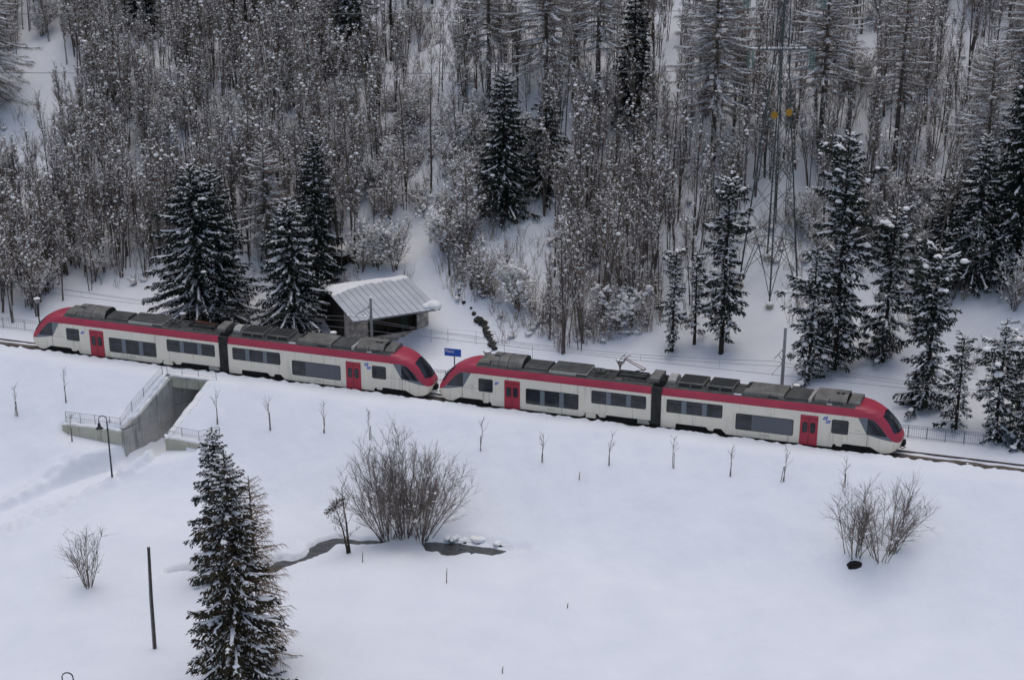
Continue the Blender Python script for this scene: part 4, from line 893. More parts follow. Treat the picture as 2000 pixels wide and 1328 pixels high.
for i in range(len(lev) - 1):
    for k in range(4):
        k2 = (k + 1) % 4; g = G()
        tube(g, [legp(k, lev[i]), legp(k2, lev[i + 1])], .022, 4); tube(g, [legp(k2, lev[i]), legp(k, lev[i + 1])], .022, 4); g.build('brace', M['pylon'], pyl)
g = G()
for k in range(4): tube(g, [legp(k, 3.6), legp((k + 1) % 4, 3.6)], .03, 4)
g.build('horizontal_brace', M['pylon'], pyl)
g = G()
for k in range(4):
    tube(g, [legp(k, -.2), legp((k + 1) % 4, 3.6) * .5 + legp(k, 3.6) * .5], .03, 4); tube(g, [legp(k, -.2), legp((k + 3) % 4, 3.6) * .5 + legp(k, 3.6) * .5], .03, 4)
g.build('foot_brace', M['pylon'], pyl)
armx = 2.25; ends = []
for ci, ch in enumerate((zcross, zcross + 4.3, zcross + 8.2)):
    aw = armx * (1.0, 1.25, 1.0)[ci]
    g = G()
    for yy in (-.3, .3): tube(g, [[-aw, 0, ch], [-.4, yy, ch - .04], [.4, yy, ch - .04], [aw, 0, ch]], .04, 4); tube(g, [[-aw, 0, ch], [0, yy, ch + .9], [aw, 0, ch]], .03, 4)
    for x in np.linspace(-aw * .8, aw * .8, 7): tube(g, [[x, -.25 * (1 - abs(x) / aw), ch], [x + .25, .25 * (1 - abs(x) / aw), ch]], .02, 4)
    ca = g.build('cross_arm', M['pylon'], pyl)
    g = G(); xs = rng.uniform(-aw, aw, 26); blobs(g, np.c_[xs, xs * 0, xs * 0 + ch + .06], np.c_[rng.uniform(.12, .3, 26), rng.uniform(.08, .14, 26), rng.uniform(.06, .11, 26)], rng, .15); g.build('snow_cap', SN, ca, None, True)
    for sgn in (-1, 1):
        g = G()
        for dx in (-.13, .13):
            x = sgn * aw * .97 + dx
            for k in range(9): tube(g, [[x, 0, ch - .2 - k * .14], [x, 0, ch - .26 - k * .14]], [.13, .07], 8)
            tube(g, [[x, 0, ch], [x, 0, ch - 1.5]], .02, 4)
        g.build('insulator_string', M['insulator'], pyl); ends.append((po + [sgn * aw * .97, 0, ch - 1.52], ci, sgn))
for px_, py_ in ((1513, 225), (1541, 220)):
    hz = zat(py_, cen[1] - .5) - cen[2]; x = (px_ - 1000) / 3000 * ((cen[1] - .5) * _cp + (41 - cen[2] - hz) * _sp) - cen[0]
    g = G(); aa = np.linspace(0, 2 * np.pi, 13)[:-1]; V = np.concatenate([np.c_[x + .26 * np.cos(aa), aa * 0 - .55, hz + .28 * np.sin(aa)], np.c_[x + .26 * np.cos(aa), aa * 0 - .52, hz + .28 * np.sin(aa)]]); b = g.n
    g.add(V, [[i, (i + 1) % 12, 12 + (i + 1) % 12, 12 + i] for i in range(12)]); g.F.append(np.array([list(range(12)), list(range(23, 11, -1))])); g.MI.append(np.zeros(2, np.int32)); sp = g.build('number_plate', M['yellow'], pyl)
    tube(g := G(), [[x, -.54, hz], [x * .5, -.3, hz]], .02, 4); g.build('bracket', M['pylon'], sp)
for i, (e, ci, sd_) in enumerate(ends[:4]):
    for sgn, far_ in ((-1, np.array([-190, e[1] + 12, e[2] + 3.0])), (1, np.array([210, e[1] - 14, e[2] - 4]))):
        t = np.linspace(0, 1, 40)[:, None]; Pw = e + (far_ - e) * t; Pw[:, 2] -= 4.0 * 4 * (t * (1 - t))[:, 0] * .5
        g = G(); tube(g, Pw, .012, 4); tag(g.build('power_line', M['wire'], None, e), 'thin power line from the ' + ('lower' if ci == 0 else 'upper') + ' cross-arm, ' + ('barn-side' if sd_ < 0 else 'far') + ' end, running ' + ('above the barn' if sgn < 0 else 'over the ragged spruces'), 'cable', 'conductors of the lattice pylon')

# ------------------------------------------------------------------ street lamps, poles and stakes in the meadow
def street_lamp(p, H, label, side=-1):
    root = thing('street_lamp', label, 'lamp', p, 'gooseneck lamps beside the path')
    g = G(); tube(g, [[0, 0, -.4], [0, 0, .8], [0, 0, H - .4]], [.07, .06, .045], 8); tube(g, [[0, 0, H * .76], [0, 0, H * .79]], .07, 8); g.build('pole', M['dark_metal'], root)
    a = np.linspace(0, np.pi, 12); r = .27; g = G(); tube(g, np.r_[[[0, 0, H - .5]], np.c_[side * (r - r * np.cos(a)), a * 0, H - .27 + r * np.sin(a)], [[side * 2 * r, 0, H - .55]]], .032, 6); g.build('gooseneck', M['dark_metal'], root)
    g = G(); x = side * 2 * r; tube(g, [[x, 0, H - .50], [x, 0, H - .62], [x, 0, H - .78], [x, 0, H - .92]], [.05, .10, .12, .27], 12, cap=False); g.build('lamp_shade', M['dark_metal'], root)
    g = G(); blobs(g, [[x, 0, H - .90]], np.array([[.11, .11, .11]]), rng, 0, ICO2_V, ICO2_F); g.build('bulb', M['roof_pale'], root, None, True)
p = at(219, 930); street_lamp(p, zat(812, p[1]) - p[2], 'dark gooseneck street lamp beside the ploughed path below the underpass')
p2 = onz(157, 1450, -4.4); p2[2] = ground(p2[0], p2[1]); street_lamp(p2, zat(1313, p2[1]) - p2[2], 'second gooseneck lamp, only its bent neck reaching into the bottom edge')
p = at(302, 1265); H = zat(1066, p[1]) - p[2]
root = thing('wooden_pole', 'weathered grey wooden pole without wires standing in the meadow snow', 'pole', p); g = G(); tube(g, [[0, 0, -.5], [.06, 0, H * .5], [.17, 0, H]], [.115, .10, .08], 10); g.build('shaft', M['wood_grey'], root)
g = G(); tube(g, [[-.03, -.13, 0], [.12, -.10, H * .98]], .018, 4); g.build('earth_strip', M['steel'], root); g = G(); tube(g, [[.17, 0, H - .01], [.175, 0, H + .04]], [.10, .05], 10); g.build('snow_cap', SN, root, None, True)
for px_, py0, py1, lb in ((872, 1138, 1108, 'thin bare stick poking out of the snow below the brook pool'), (1108, 1187, 1176, 'short stub of a stick alone in the open meadow'), (981, 1314, 1300, 'small stick at the bottom edge of the open meadow'), (1131, 937, 921, 'small dark stake at the foot of the embankment'), (708, 1098, 1076, 'thin twig in the snow beside the small leaning tree')):
    p = at(px_, py0); H = max(.3, zat(py1, p[1]) - p[2]); g = G(); tube(g, [[0, 0, -.2], [.02, 0, H * .6], [.05, 0, H]], [.035, .03, .012], 5); o = g.build('stick', M['twig'], None, None); o.location = tuple(p); tag(o, lb, 'stick')

# ------------------------------------------------------------------ rocks, heaps
wallp = [(920, 603), (926, 614), (931, 627), (938, 628), (945, 634), (949, 644), (953, 654), (957, 664), (962, 674), (966, 682), (896, 578), (906, 592)]
o0 = at(945, 640); dry = thing('dry_stone_wall', 'dark rocks of a broken stone wall running down the snow slope', 'stone wall', o0)
rng = np.random.default_rng(21)
wallp = wallp[:10] + [((wallp[i][0] + wallp[i + 1][0]) / 2 + rng.uniform(-2, 2), (wallp[i][1] + wallp[i + 1][1]) / 2) for i in range(2, 9)] + wallp[10:]
for i, (a, b) in enumerate(wallp):
    p = at(a, b); s = rng.uniform(.18, .34) * (0.5 if i > 16 or i < 2 else 1)
    g = G(); blobs(g, [p + [0, 0, .05]], np.array([[s * 1.0, s * 1.0, s * 1.0]]), rng, .3, ICO2_V, ICO2_F); st = g.build('stone', M['rock'], dry, o0)
    g = G(); blobs(g, [p + [.05 + s * .3, .1 + s * .4, .05 + s * .62]], np.array([[s * .7, s * .6, s * .28]]), rng, .1, ICO2_V, ICO2_F); g.build('snow_cap', SN, st, o0, True)
for k, (a, b, rx, h, lb) in enumerate(((1080, 728, 2.3, .95, 'smooth rounded snow heap behind the roof of the front train'),)):
    lo, hi = -45., 70.
    for _ in range(50):
        mid = (lo + hi) / 2
        if proj(*T(mid, 3.4, .5))[0] < a: lo = mid
        else: hi = mid
    p = T(lo, 3.6 if k == 0 else 6.0, 0); p[2] = ground(p[0], p[1]); g = G(); blobs(g, [[0, 0, 0]], np.array([[rx, 1.0, h]]), rng, .03, ICO3_V, ICO3_F); o = g.build('snow_heap', M['snow'], None, None, True); o.location = tuple(p); o.rotation_euler = (0, 0, -float(head(lo))); tag(o, lb, 'snow heap')
for i, (a, b, s, lb) in enumerate(((908, 1055, .42, 'round snow-capped boulder in the middle of the brook pool'), (938, 1052, .55, 'broad snow-capped boulder at the far bank of the brook pool'), (880, 1052, .40, 'snow-capped boulder where the brook pool meets the willow bush'), (978, 1062, .38, 'low snow-capped boulder at the outer end of the brook pool'), (650, 1058, .36, 'snow-capped boulder at the bend of the brook by the small tree'), (895, 1069, .3, 'small snow-capped boulder at the near bank of the pool'))):
    p = at(a, b); root = thing('boulder', lb, 'boulder', p, 'boulders in the brook'); g = G(); blobs(g, [[0, 0, -.12]], np.array([[s * .8, s * .5, s * .3]]), rng, .16, ICO2_V, ICO2_F); g.build('rock', M['rock'], root); g = G(); k_ = 7; blobs(g, np.c_[rng.uniform(-.9, .9, k_) * s, rng.uniform(-.35, .5, k_) * s, rng.uniform(-.08, .05, k_)], np.c_[rng.uniform(.35, .8, k_) * s, rng.uniform(.3, .55, k_) * s, rng.uniform(.18, .34, k_) * s], rng, .05, ICO2_V, ICO2_F); g.build('snow_cap', SN, root, None, True)
p = at(1668, 1106); root = thing('boulder', 'near-black boulder in the hollow under the pale bush', 'boulder', p); g = G(); blobs(g, [[.05, .1, -.05]], np.array([[.34, .5, .38]]), rng, .2, ICO2_V, ICO2_F); g.build('rock', M['under'], root)  # boulder takes the near-black underframe material
# a snowed-in hut roof between the spruces and the gully
p = at(668, 512); hut = thing('small_hut', 'tiny dark hut nearly buried under snow behind the spruces', 'hut', p, rz=.3)
g = G(); box(g, -1.0, 1.0, -.6, .6, -.4, .75); g.build('wall', M['timber_and_interior_dark'], hut)
g = G(); V = boxv(-1.25, 1.25, -.85, .85, .76, .84); V[:, 2] += V[:, 1] * .25; g.add(V, BOXF); rf = g.build('roof', M['timber_and_interior_dark'], hut)
g = G(); blobs(g, [[0, 0, 1.0], [.5, .2, 1.1]], np.array([[1.2, .85, .42], [.7, .6, .4]]), rng, .04, ICO3_V, ICO3_F); g.build('snow_cap', SN, rf, None, True)
# ------------------------------------------------------------------ plants
random.seed(5)
def nrm_(v): return v / (np.linalg.norm(v, axis=-1, keepdims=True) + 1e-9)
def spruce(name, label, p, H, R, seed, bare=0.0, dens=1.0, snow=0.5, irr=0.25, droop=0.42, power=0.85, mat_n='needle', larch=False, group='spruces', whorl=0.42, clump=0.0, cat=None, gap=0.0, trunk_r=None, tw=1.0, rag=0.0):
    rng = np.random.default_rng(seed)
    root = thing(name, label, cat or 'tree', p, group)
    tr = trunk_r or (0.010 * H + 0.05)
    lean = rng.uniform(-.012, .012, 2) * H
    g = G(); hh = np.linspace(0, 1, 8); tube(g, np.c_[lean[0] * hh ** 2, lean[1] * hh ** 2, -.5 + (H * 1.0 + .5) * hh], tr * (1.06 - hh) + .012, 7); g.build('trunk', M['bark'] if not larch else M['bark_grey'], root)
    # branches
    zs = []; z = max(bare * H, 0.03 * H)
    while z < H * .975: zs.append(z); z += whorl * rng.uniform(.75, 1.25) * (1.0 - .45 * z / H)
    B = []
    for z in zs:
        s = z / H; n = (int(rng.integers(6, 10)) if not rag else int(rng.integers(5, 8))) if s < .9 else 5
        a0 = rng.uniform(0, 6.28)
        for k in range(n):
            if rng.random() < gap * (1 - s): continue
            env = R * (1 - s) ** power * (0.72 + 0.28 * min(1, (s - bare) / .10 + .15)) + .10
            if rag: env = min(env, R * .70); env *= max(.25, 1 + rag * 1.5 * float(vnoise(z / .9 + seed * 7, 2.2 * math.cos(a0 + 6.283 * k / n) + seed, seed)))
            B.append((z + rng.uniform(-.1, .1), a0 + 6.283 * k / n + rng.uniform(-.3, .3), env * rng.uniform(1 - irr * 1.3, 1 + irr), s))
    B = np.array(B); nb = len(B); s = B[:, 3]
    d = np.stack([np.cos(B[:, 1]), np.sin(B[:, 1]), 0 * s], 1); pe = np.stack([-d[:, 1], d[:, 0], 0 * s], 1); L = B[:, 2]
    up = (0.02 + .62 * s ** 1.5) * rng.uniform(.7, 1.3, nb); dr = (droop * (1 - .75 * s) + .10) * rng.uniform(.75, 1.3, nb); tip = dr * .42
    def bp(i, t):
        ll = L[i]; zz = B[i, 0] + ll * (up[i] * t - dr[i] * t ** 1.6 + tip[i] * t ** 4)
        c = (B[i, 0] / H) ** 2
        return np.stack([lean[0] * c + d[i, 0] * ll * t, lean[1] * c + d[i, 1] * ll * t, zz], -1)
    ib = np.arange(nb); tt = np.linspace(0, 1, 6)
    g = G(); Pb = np.stack([bp(ib, np.full(nb, t)) for t in tt], 1); tubes(g, Pb, (np.clip(.012 + .012 * L, 0, .05))[:, None] * (1.08 - tt)[None] + .004, 4 if not larch else 4)
    # twigs
    nt_ = np.maximum((L * 15 * dens).astype(int) + 3, 3); ii = np.repeat(ib, nt_); N = len(ii)
    t = rng.uniform(.10 if not larch else .2, 1.03, N) ** (.75 if not larch else .8); sd = rng.choice([-1., 1.], N)
    P0 = bp(ii, t)
    if clump: 
        keep = vnoise(P0[:, 0] / .7 + seed, P0[:, 2] / .55 + 3 * P0[:, 1], seed) > -1 + clump * 1.3
        ii, t, sd, P0 = ii[keep], t[keep], sd[keep], P0[keep]; N = len(ii)
    hang = (.35 + .55 * (1 - s[ii])) * rng.uniform(.3, 1.3, N) * (.75 if larch else 1)
    ax = nrm_(d[ii] * rng.uniform(.35, .9, N)[:, None] + pe[ii] * (sd * (1.05 - .6 * t) * rng.uniform(.5, 1.2, N))[:, None] - np.array([0, 0, 1]) * hang[:, None])
    ln = rng.uniform(.26, .52, N) * np.clip(L[ii] / 1.3, .35, 1.25) * (1.12 - .5 * t) * tw
    if not larch:
        K_ = 5; kk = np.arange(K_); cpos = P0[:, None] + ax[:, None] * (ln[:, None] * (kk / K_)[None] * .95)[..., None]
        cpos[..., 2] -= (ln[:, None] * .16 * (kk / K_)[None] ** 2)
        c = cpos.reshape(-1, 3); a2 = np.repeat(ax, K_, 0); n2 = len(c)
        rd = rng.normal(size=(n2, 3)); dirn = nrm_(a2 + .38 * rd); sdv = nrm_(np.cross(dirn, rng.normal(size=(n2, 3)) * .7 + np.array([0, 0, 1.0])))
        lw = np.repeat(ln, K_); wd = rng.uniform(.030, .058, n2)[:, None] * np.clip(lw / .35, .6, 1.2)[:, None]; le = (lw / K_ * rng.uniform(1.4, 2.3, n2))[:, None]
        V = np.stack([c - sdv * wd, c + sdv * wd, c + dirn * le + sdv * wd * .3, c + dirn * le * 1.1 - sdv * wd * .2], 1)
        g2 = G(); g2.add(V, np.arange(n2 * 4).reshape(-1, 4)); g2.build('crown', M[mat_n], root)
        g.build('branches', M['bark'], root)
    else:
        g2 = G(); tubes(g, np.stack([P0, P0 + ax * ln[:, None] * .6, P0 + ax * ln[:, None] * 1.25 - np.array([0, 0, .06])], 1), np.tile(np.array([.010, .007, .004]), (N, 1)), 3)
        g.build('crown', M[mat_n], root)
    # snow lying on branches and twigs
    g3 = G()
    if snow > 0:
        mk_ = rng.random(nb) < snow * (1.0 if not larch else 1.1)
        jb = ib[mk_ & (L > .25)]
        if len(jb):
            t0 = rng.uniform(.10, .5, len(jb)); t1 = np.minimum(t0 + rng.uniform(.3, .75, len(jb)), 1.0); m_ = 7
            Q = np.stack([bp(jb, t0 + (t1 - t0) * k / (m_ - 1)) for k in range(m_)], 1); Q[..., 2] += .075 if not larch else .04; Q += rng.normal(size=Q.shape) * .02
            wv = rng.uniform(.035, .095 if not larch else .05, (len(jb), m_)) * np.array([.35, 1, 1.1, .9, 1.1, .8, .25]) * np.clip(L[jb] / 1.4, .6, 1.2)[:, None]
            tubes(g3, Q, wv, 5)
        k2 = rng.random(N) < snow * (.36 if not larch else .8)
        P1 = P0[k2] + ax[k2] * (ln[k2] * rng.uniform(.1, .6, k2.sum()))[:, None] + np.array([0, 0, .05]); n1 = len(P1)
        le = ln[k2] * rng.uniform(.25, .5, n1); wd = rng.uniform(.03, .085, n1) if not larch else rng.uniform(.022, .05, n1)
        hx = ax[k2].copy(); hx[:, 2] *= .5; hx = nrm_(hx); sv = nrm_(np.stack([-hx[:, 1], hx[:, 0], 0 * hx[:, 0]], 1)); uz = np.cross(hx, sv) * -1
        V = P1[:, None] + np.stack([hx * le[:, None], -hx * le[:, None], sv * wd[:, None], -sv * wd[:, None], np.abs(uz) * np.array([.2, .2, 1]) * (wd * .8)[:, None], -np.abs(uz) * (wd * .25)[:, None]], 1)
        g3.add(V, (OCT_F[None] + (np.arange(n1) * 6)[:, None, None]).reshape(-1, 3))
        nl = int(nb * snow * (.22 if not rag else .5))
        if nl:
            j = rng.integers(0, nb, nl); tq = rng.uniform(.4, .95, nl); sz_ = rng.uniform(.08, .2, nl) * (.6 if larch else (1.5 if rag else 1)) * np.clip(L[j] / 1.5, .5, 1.2)
            blobs(g3, bp(j, tq) + np.array([0, 0, .07]), np.c_[sz_ * 1.2, sz_, sz_ * .6], rng, .2)
        s_o = g3.build('snow', M['snow_clump'], root, None, True); s_o['kind'] = 'stuff'
    return root
# conifers: (label, base px, tip y, half width px, settings)
def conifer(label, bx_, by_, tipy, hw, seed, shift=0.0, **kw):
    p = at(bx_, by_)
    H = zat(tipy, p[1]) - p[2]; zc = p[1] * _cp + (41 - p[2]) * _sp
    return spruce(kw.pop('name', 'spruce_tree'), label, p, H, hw * zc / 3000 * 1.05, seed, **kw)
conifer('broad dark spruce with two tops behind the rear train', 392, 640, 318, 100, 1, snow=.9, dens=1.15, power=.62, droop=.55)
conifer('slimmer twin top growing out of the broad spruce behind the rear train', 432, 630, 318, 70, 2, snow=.8, power=.65, dens=1.1, droop=.5)
conifer('dense snow-streaked spruce beside the barn gable', 576, 655, 385, 82, 3, snow=.95, dens=1.15, power=.62, droop=.6)
conifer('tall narrow nearly black spruce behind the barn roof', 622, 560, 252, 46, 4, snow=.4, dens=1.25, power=.55, droop=.55)
conifer('dark spruce with white-streaked skirt hanging in from the top edge', 690, 130, -120, 52, 5, snow=.75, power=.6, droop=.7)
conifer('large dark spruce alone on the brow above the gully', 985, 415, 128, 56, 6, snow=.5, dens=1.2, power=.62, droop=.5)
conifer('spruce with broken top standing close behind the one on the brow', 1066, 372, 185, 46, 7, snow=.5, irr=.4, power=.5, droop=.6)
conifer('slender dark spruce high in the forest between snowy larches', 1236, 235, -60, 38, 8, snow=.25, dens=1.2, power=.5, droop=.6)
conifer('slim ragged spruce in front of the lattice pylon', 1408, 690, 338, 40, 9, bare=.10, snow=.85, irr=.45, power=.36, rag=.38, clump=.30, dens=1.3, droop=.30, tw=1.15, whorl=.42, gap=.1)
conifer('stunted thin spruce leaning on bare stems beside the slim spruce', 1312, 686, 488, 24, 10, bare=.12, snow=.85, irr=.5, power=.36, rag=.38, clump=.30, dens=1.3, droop=.30, tw=1.15, whorl=.42, gap=.15)
conifer('little sparse spruce between the slim spruce and the stunted one', 1356, 672, 490, 22, 11, bare=.14, snow=.85, irr=.5, power=.36, rag=.38, clump=.30, dens=1.3, droop=.30, tw=1.15, whorl=.42, gap=.15)
conifer('tall open spruce with snow pads to the right of the pylon', 1628, 722, 252, 58, 12, bare=.06, snow=.85, irr=.45, power=.36, rag=.38, clump=.30, dens=1.3, droop=.30, tw=1.15, whorl=.42, gap=.1)
conifer('lower ragged spruce hugging the tall open spruce by the mast', 1578, 742, 480, 42, 13, bare=.05, snow=.85, irr=.5, power=.36, rag=.38, clump=.30, dens=1.3, droop=.30, tw=1.15, whorl=.42, gap=.12)
conifer('thin-limbed spruce just behind the tall open spruce', 1724, 706, 398, 44, 14, bare=.06, snow=.85, irr=.5, power=.36, rag=.38, clump=.30, dens=1.3, droop=.30, tw=1.15, whorl=.42, gap=.1)
conifer('ragged spruce with snow pads above the nose of the front train', 1806, 795, 478, 48, 15, bare=.05, snow=.85, irr=.45, power=.36, rag=.38, clump=.30, dens=1.3, droop=.30, tw=1.15, whorl=.42, gap=.1)
conifer('snow-laden spruce high on the slope below a pale larch', 1900, 548, 262, 60, 16, snow=.85, irr=.3, power=.6, droop=.6)
conifer('dark spruce with heavy boughs cut by the frame edge', 1978, 540, 60, 66, 17, snow=.5, power=.55, droop=.55, dens=1.1)
conifer('dark spruce behind ragged ones, half hidden under the snowy larch', 1835, 560, 340, 46, 18, snow=.35, irr=.4, power=.5)
conifer('small open spruce on a bare stem near the platform railing', 1866, 838, 655, 36, 19, bare=.10, snow=.6, irr=.45, power=.36, rag=.38, clump=.30, dens=1.3, droop=.30, tw=1.15, whorl=.42, gap=.12)
conifer('snow-plastered spruce close to the railing near the frame edge', 1942, 858, 622, 50, 20, snow=.85, irr=.4, power=.5, rag=.4, clump=.15)
conifer('dark spruce at the frame edge behind the railing', 1998, 862, 640, 46, 22, snow=.5, irr=.4, power=.5, rag=.4, clump=.1)
conifer('young spruce at the frame edge over the last railing bay', 2052, 800, 520, 56, 23, snow=.5, power=.5)
conifer('far dark spruce crown in the upper wood', 285, 60, -220, 36, 24, snow=.2, power=.5)
conifer('far dark spruce at the top of the wood beside the white-skirted one', 470, 40, -200, 44, 25, snow=.25, power=.5)
LA = dict(name='larch_tree', larch=True, irr=.5, whorl=.5, group='larches', mat_n='twig', power=.55)
conifer('pale snowy larch behind the two spruces near the barn', 524, 520, 275, 56, 31, snow=.9, bare=.25, dens=1.1, **LA)
conifer('snow-dusted larch above the brow, its boughs sweeping into the top edge', 1066, 215, -190, 84, 32, snow=1.0, bare=.22, dens=1.3, **LA)
conifer('larch with thick dark trunk and snow-hung limbs beside the slender spruce', 1166, 245, -190, 62, 33, snow=.8, bare=.36, dens=1.2, droop=.6, trunk_r=.26, **LA)
conifer('broad bright snowy larch filling the top of the wood before the pylon', 1392, 310, -150, 96, 34, snow=1.0, bare=.22, dens=1.6, **LA)
conifer('snowy larch close behind the pylon arms', 1600, 300, -120, 84, 35, snow=.9, bare=.3, dens=1.3, **LA)
conifer('pale larch with level snowy limbs above the snow-laden spruce', 1908, 470, 70, 74, 36, snow=1.0, bare=.38, dens=1.4, **LA)
conifer('snowy larch hanging into the upper corner of the wood', -10, 215, -150, 84, 37, snow=.9, bare=.08, dens=1.3, droop=.7, **LA)
conifer('snowy larch at the top edge beside the brow spruce', 955, 190, -150, 56, 38, snow=.9, bare=.3, dens=1.2, **LA)
conifer('larch with snowy boughs reaching in at the far upper corner', 2010, 260, -150, 90, 39, snow=.9, bare=.3, dens=1.2, **LA)
conifer('dim larch in the wood behind the tall open spruce', 1745, 330, -60, 60, 40, snow=.6, bare=.35, dens=1.0, **LA)
# foreground pair in the meadow
conifer('slim dark spruce top rising behind the big meadow spruce', 432, 1130, 832, 52, 51, snow=.45, dens=1.3, power=.62, clump=.15)
conifer('big meadow spruce with long snow-lined boughs, nearest the viewer', 468, 1352, 880, 82, 52, snow=.85, dens=1.3, power=.60, droop=.42, mat_n='needle_warm', whorl=.42, irr=.34, clump=.12)
conifer('bare orange-brown larch twigs poking out behind the big meadow spruce', 512, 1290, 930, 62, 53, snow=.08, dens=1.0, larch=True, name='larch_tree', group='larches', mat_n='twig_larch', power=.5)

# ------------------------------------------------------------------ bare broadleaf trees
def stems(rng, n, H, spread, lean0=0.0, crook=.10, rb=.045):
    out = []
    for k in range(n):
        a = rng.uniform(0, 6.28) if n > 1 else 0; h = H * rng.uniform(.72, 1.0) if n > 1 else H
        t = np.linspace(0, 1, 7); sp = spread * rng.uniform(.3, 1)
        P = np.stack([np.cos(a) * (.12 * (n > 1) + sp * t ** 1.3) + lean0 * t, np.sin(a) * (.12 * (n > 1) + sp * t ** 1.3), -.25 + (h + .25) * t], 1)
        P[1:, :2] += np.cumsum(rng.normal(size=(6, 2)) * crook * .35, 0)
        out.append((P, rb * rng.uniform(.75, 1.2) * (1.02 - t) + .010, h))
    return out
def bare_meshes(seed, n, H, spread, nb=16, ntw=5, snow=60, rb=.045, ang=(.35, .75), first=.3, blen=.26, crook=.10, tr=1.0, mats=('bark_grey', 'twig'), snow_s=(.05, .13), lean0=0, frost=.25):
    rng = np.random.default_rng(seed); gt, gc, gs = G(), G(), G()
    for P, R, h in stems(rng, n, H, spread, lean0, crook, rb):
        tubes(gt, P[None], R[None], 5)
        t = rng.uniform(first, .99, nb); i = t * 6; i0 = np.minimum(i.astype(int), 5); fr = (i - i0)[:, None]
        b0 = P[i0] * (1 - fr) + P[i0 + 1] * fr; ax = nrm_(P[i0 + 1] - P[i0])
        az = rng.uniform(0, 6.28, nb); th = rng.uniform(*ang, nb); out = np.stack([np.cos(az), np.sin(az), 0 * az], 1)
        dr = nrm_(ax * np.cos(th)[:, None] + out * np.sin(th)[:, None]); ln = h * blen * (1.15 - t) * rng.uniform(.6, 1.25, nb) + .3
        tq = np.linspace(0, 1, 4); Pb = b0[:, None] + dr[:, None] * (ln[:, None] * tq)[..., None] + np.array([0, 0, 1]) * ((ln[:, None] * tq ** 2) * .16)[..., None] + rng.normal(size=(nb, 4, 3)) * .03 * tq[None, :, None]
        tubes(gc, Pb, tr * (.008 + .010 * np.clip(ln, 0, 2) / 2)[:, None] * (1.1 - tq)[None] + .004, 3)
        j = np.repeat(np.arange(nb), ntw); m = len(j); tb = rng.uniform(.2, 1, m); k0 = np.minimum((tb * 3).astype(int), 2); f2 = (tb * 3 - k0)[:, None]
        q0 = Pb[j, k0] * (1 - f2) + Pb[j, k0 + 1] * f2; dd = nrm_(dr[j] + rng.normal(size=(m, 3)) * .45 + np.array([0, 0, .25])); l2 = ln[j] * rng.uniform(.25, .55, m)
        Pt = np.stack([q0, q0 + dd * l2[:, None] * .5, q0 + dd * l2[:, None] + rng.normal(size=(m, 3)) * .03], 1); tubes(gc, Pt, np.tile(np.array([.008, .006, .003]) * tr, (m, 1)), 3)
        if snow and frost:
            k = np.flatnonzero(rng.random(m) < frost); tubes(gs, np.stack([q0[k] * .85 + Pt[k, 1] * .15, Pt[k, 1], Pt[k, 2] * .8 + Pt[k, 1] * .2], 1) + np.array([0, 0, .014]), np.tile(np.array([.006, .015, .006]), (len(k), 1)) * rng.uniform(.7, 1.6, (len(k), 1)), 3)
        if snow:
            k = rng.integers(0, m, snow); f = rng.uniform(0, 1, snow)[:, None]; c = q0[k] + (Pt[k, 2] - q0[k]) * f; sz = rng.uniform(*snow_s, snow) * rng.choice([.55, .75, 1.0, 1.4], snow, p=[.4, .3, .22, .08])
            blobs(gs, c + np.array([0, 0, .02]), np.c_[sz * 1.25, sz * .8, sz * .7], rng, .42)
            k = rng.integers(0, nb, snow // 4); c = Pb[k, 1] * .6 + Pb[k, 2] * .4; tubes(gs, np.stack([Pb[k, 1], c, Pb[k, 2]], 1) + np.array([0, 0, .025]), np.tile(np.array([.012, .032, .012]), (len(k), 1)), 4)
    return gt.mesh('trunk', [M[mats[0]]]), gc.mesh('crown', [M[mats[1]]]), (gs.mesh('snow', [M['snow_clump']], None, True) if snow else None)
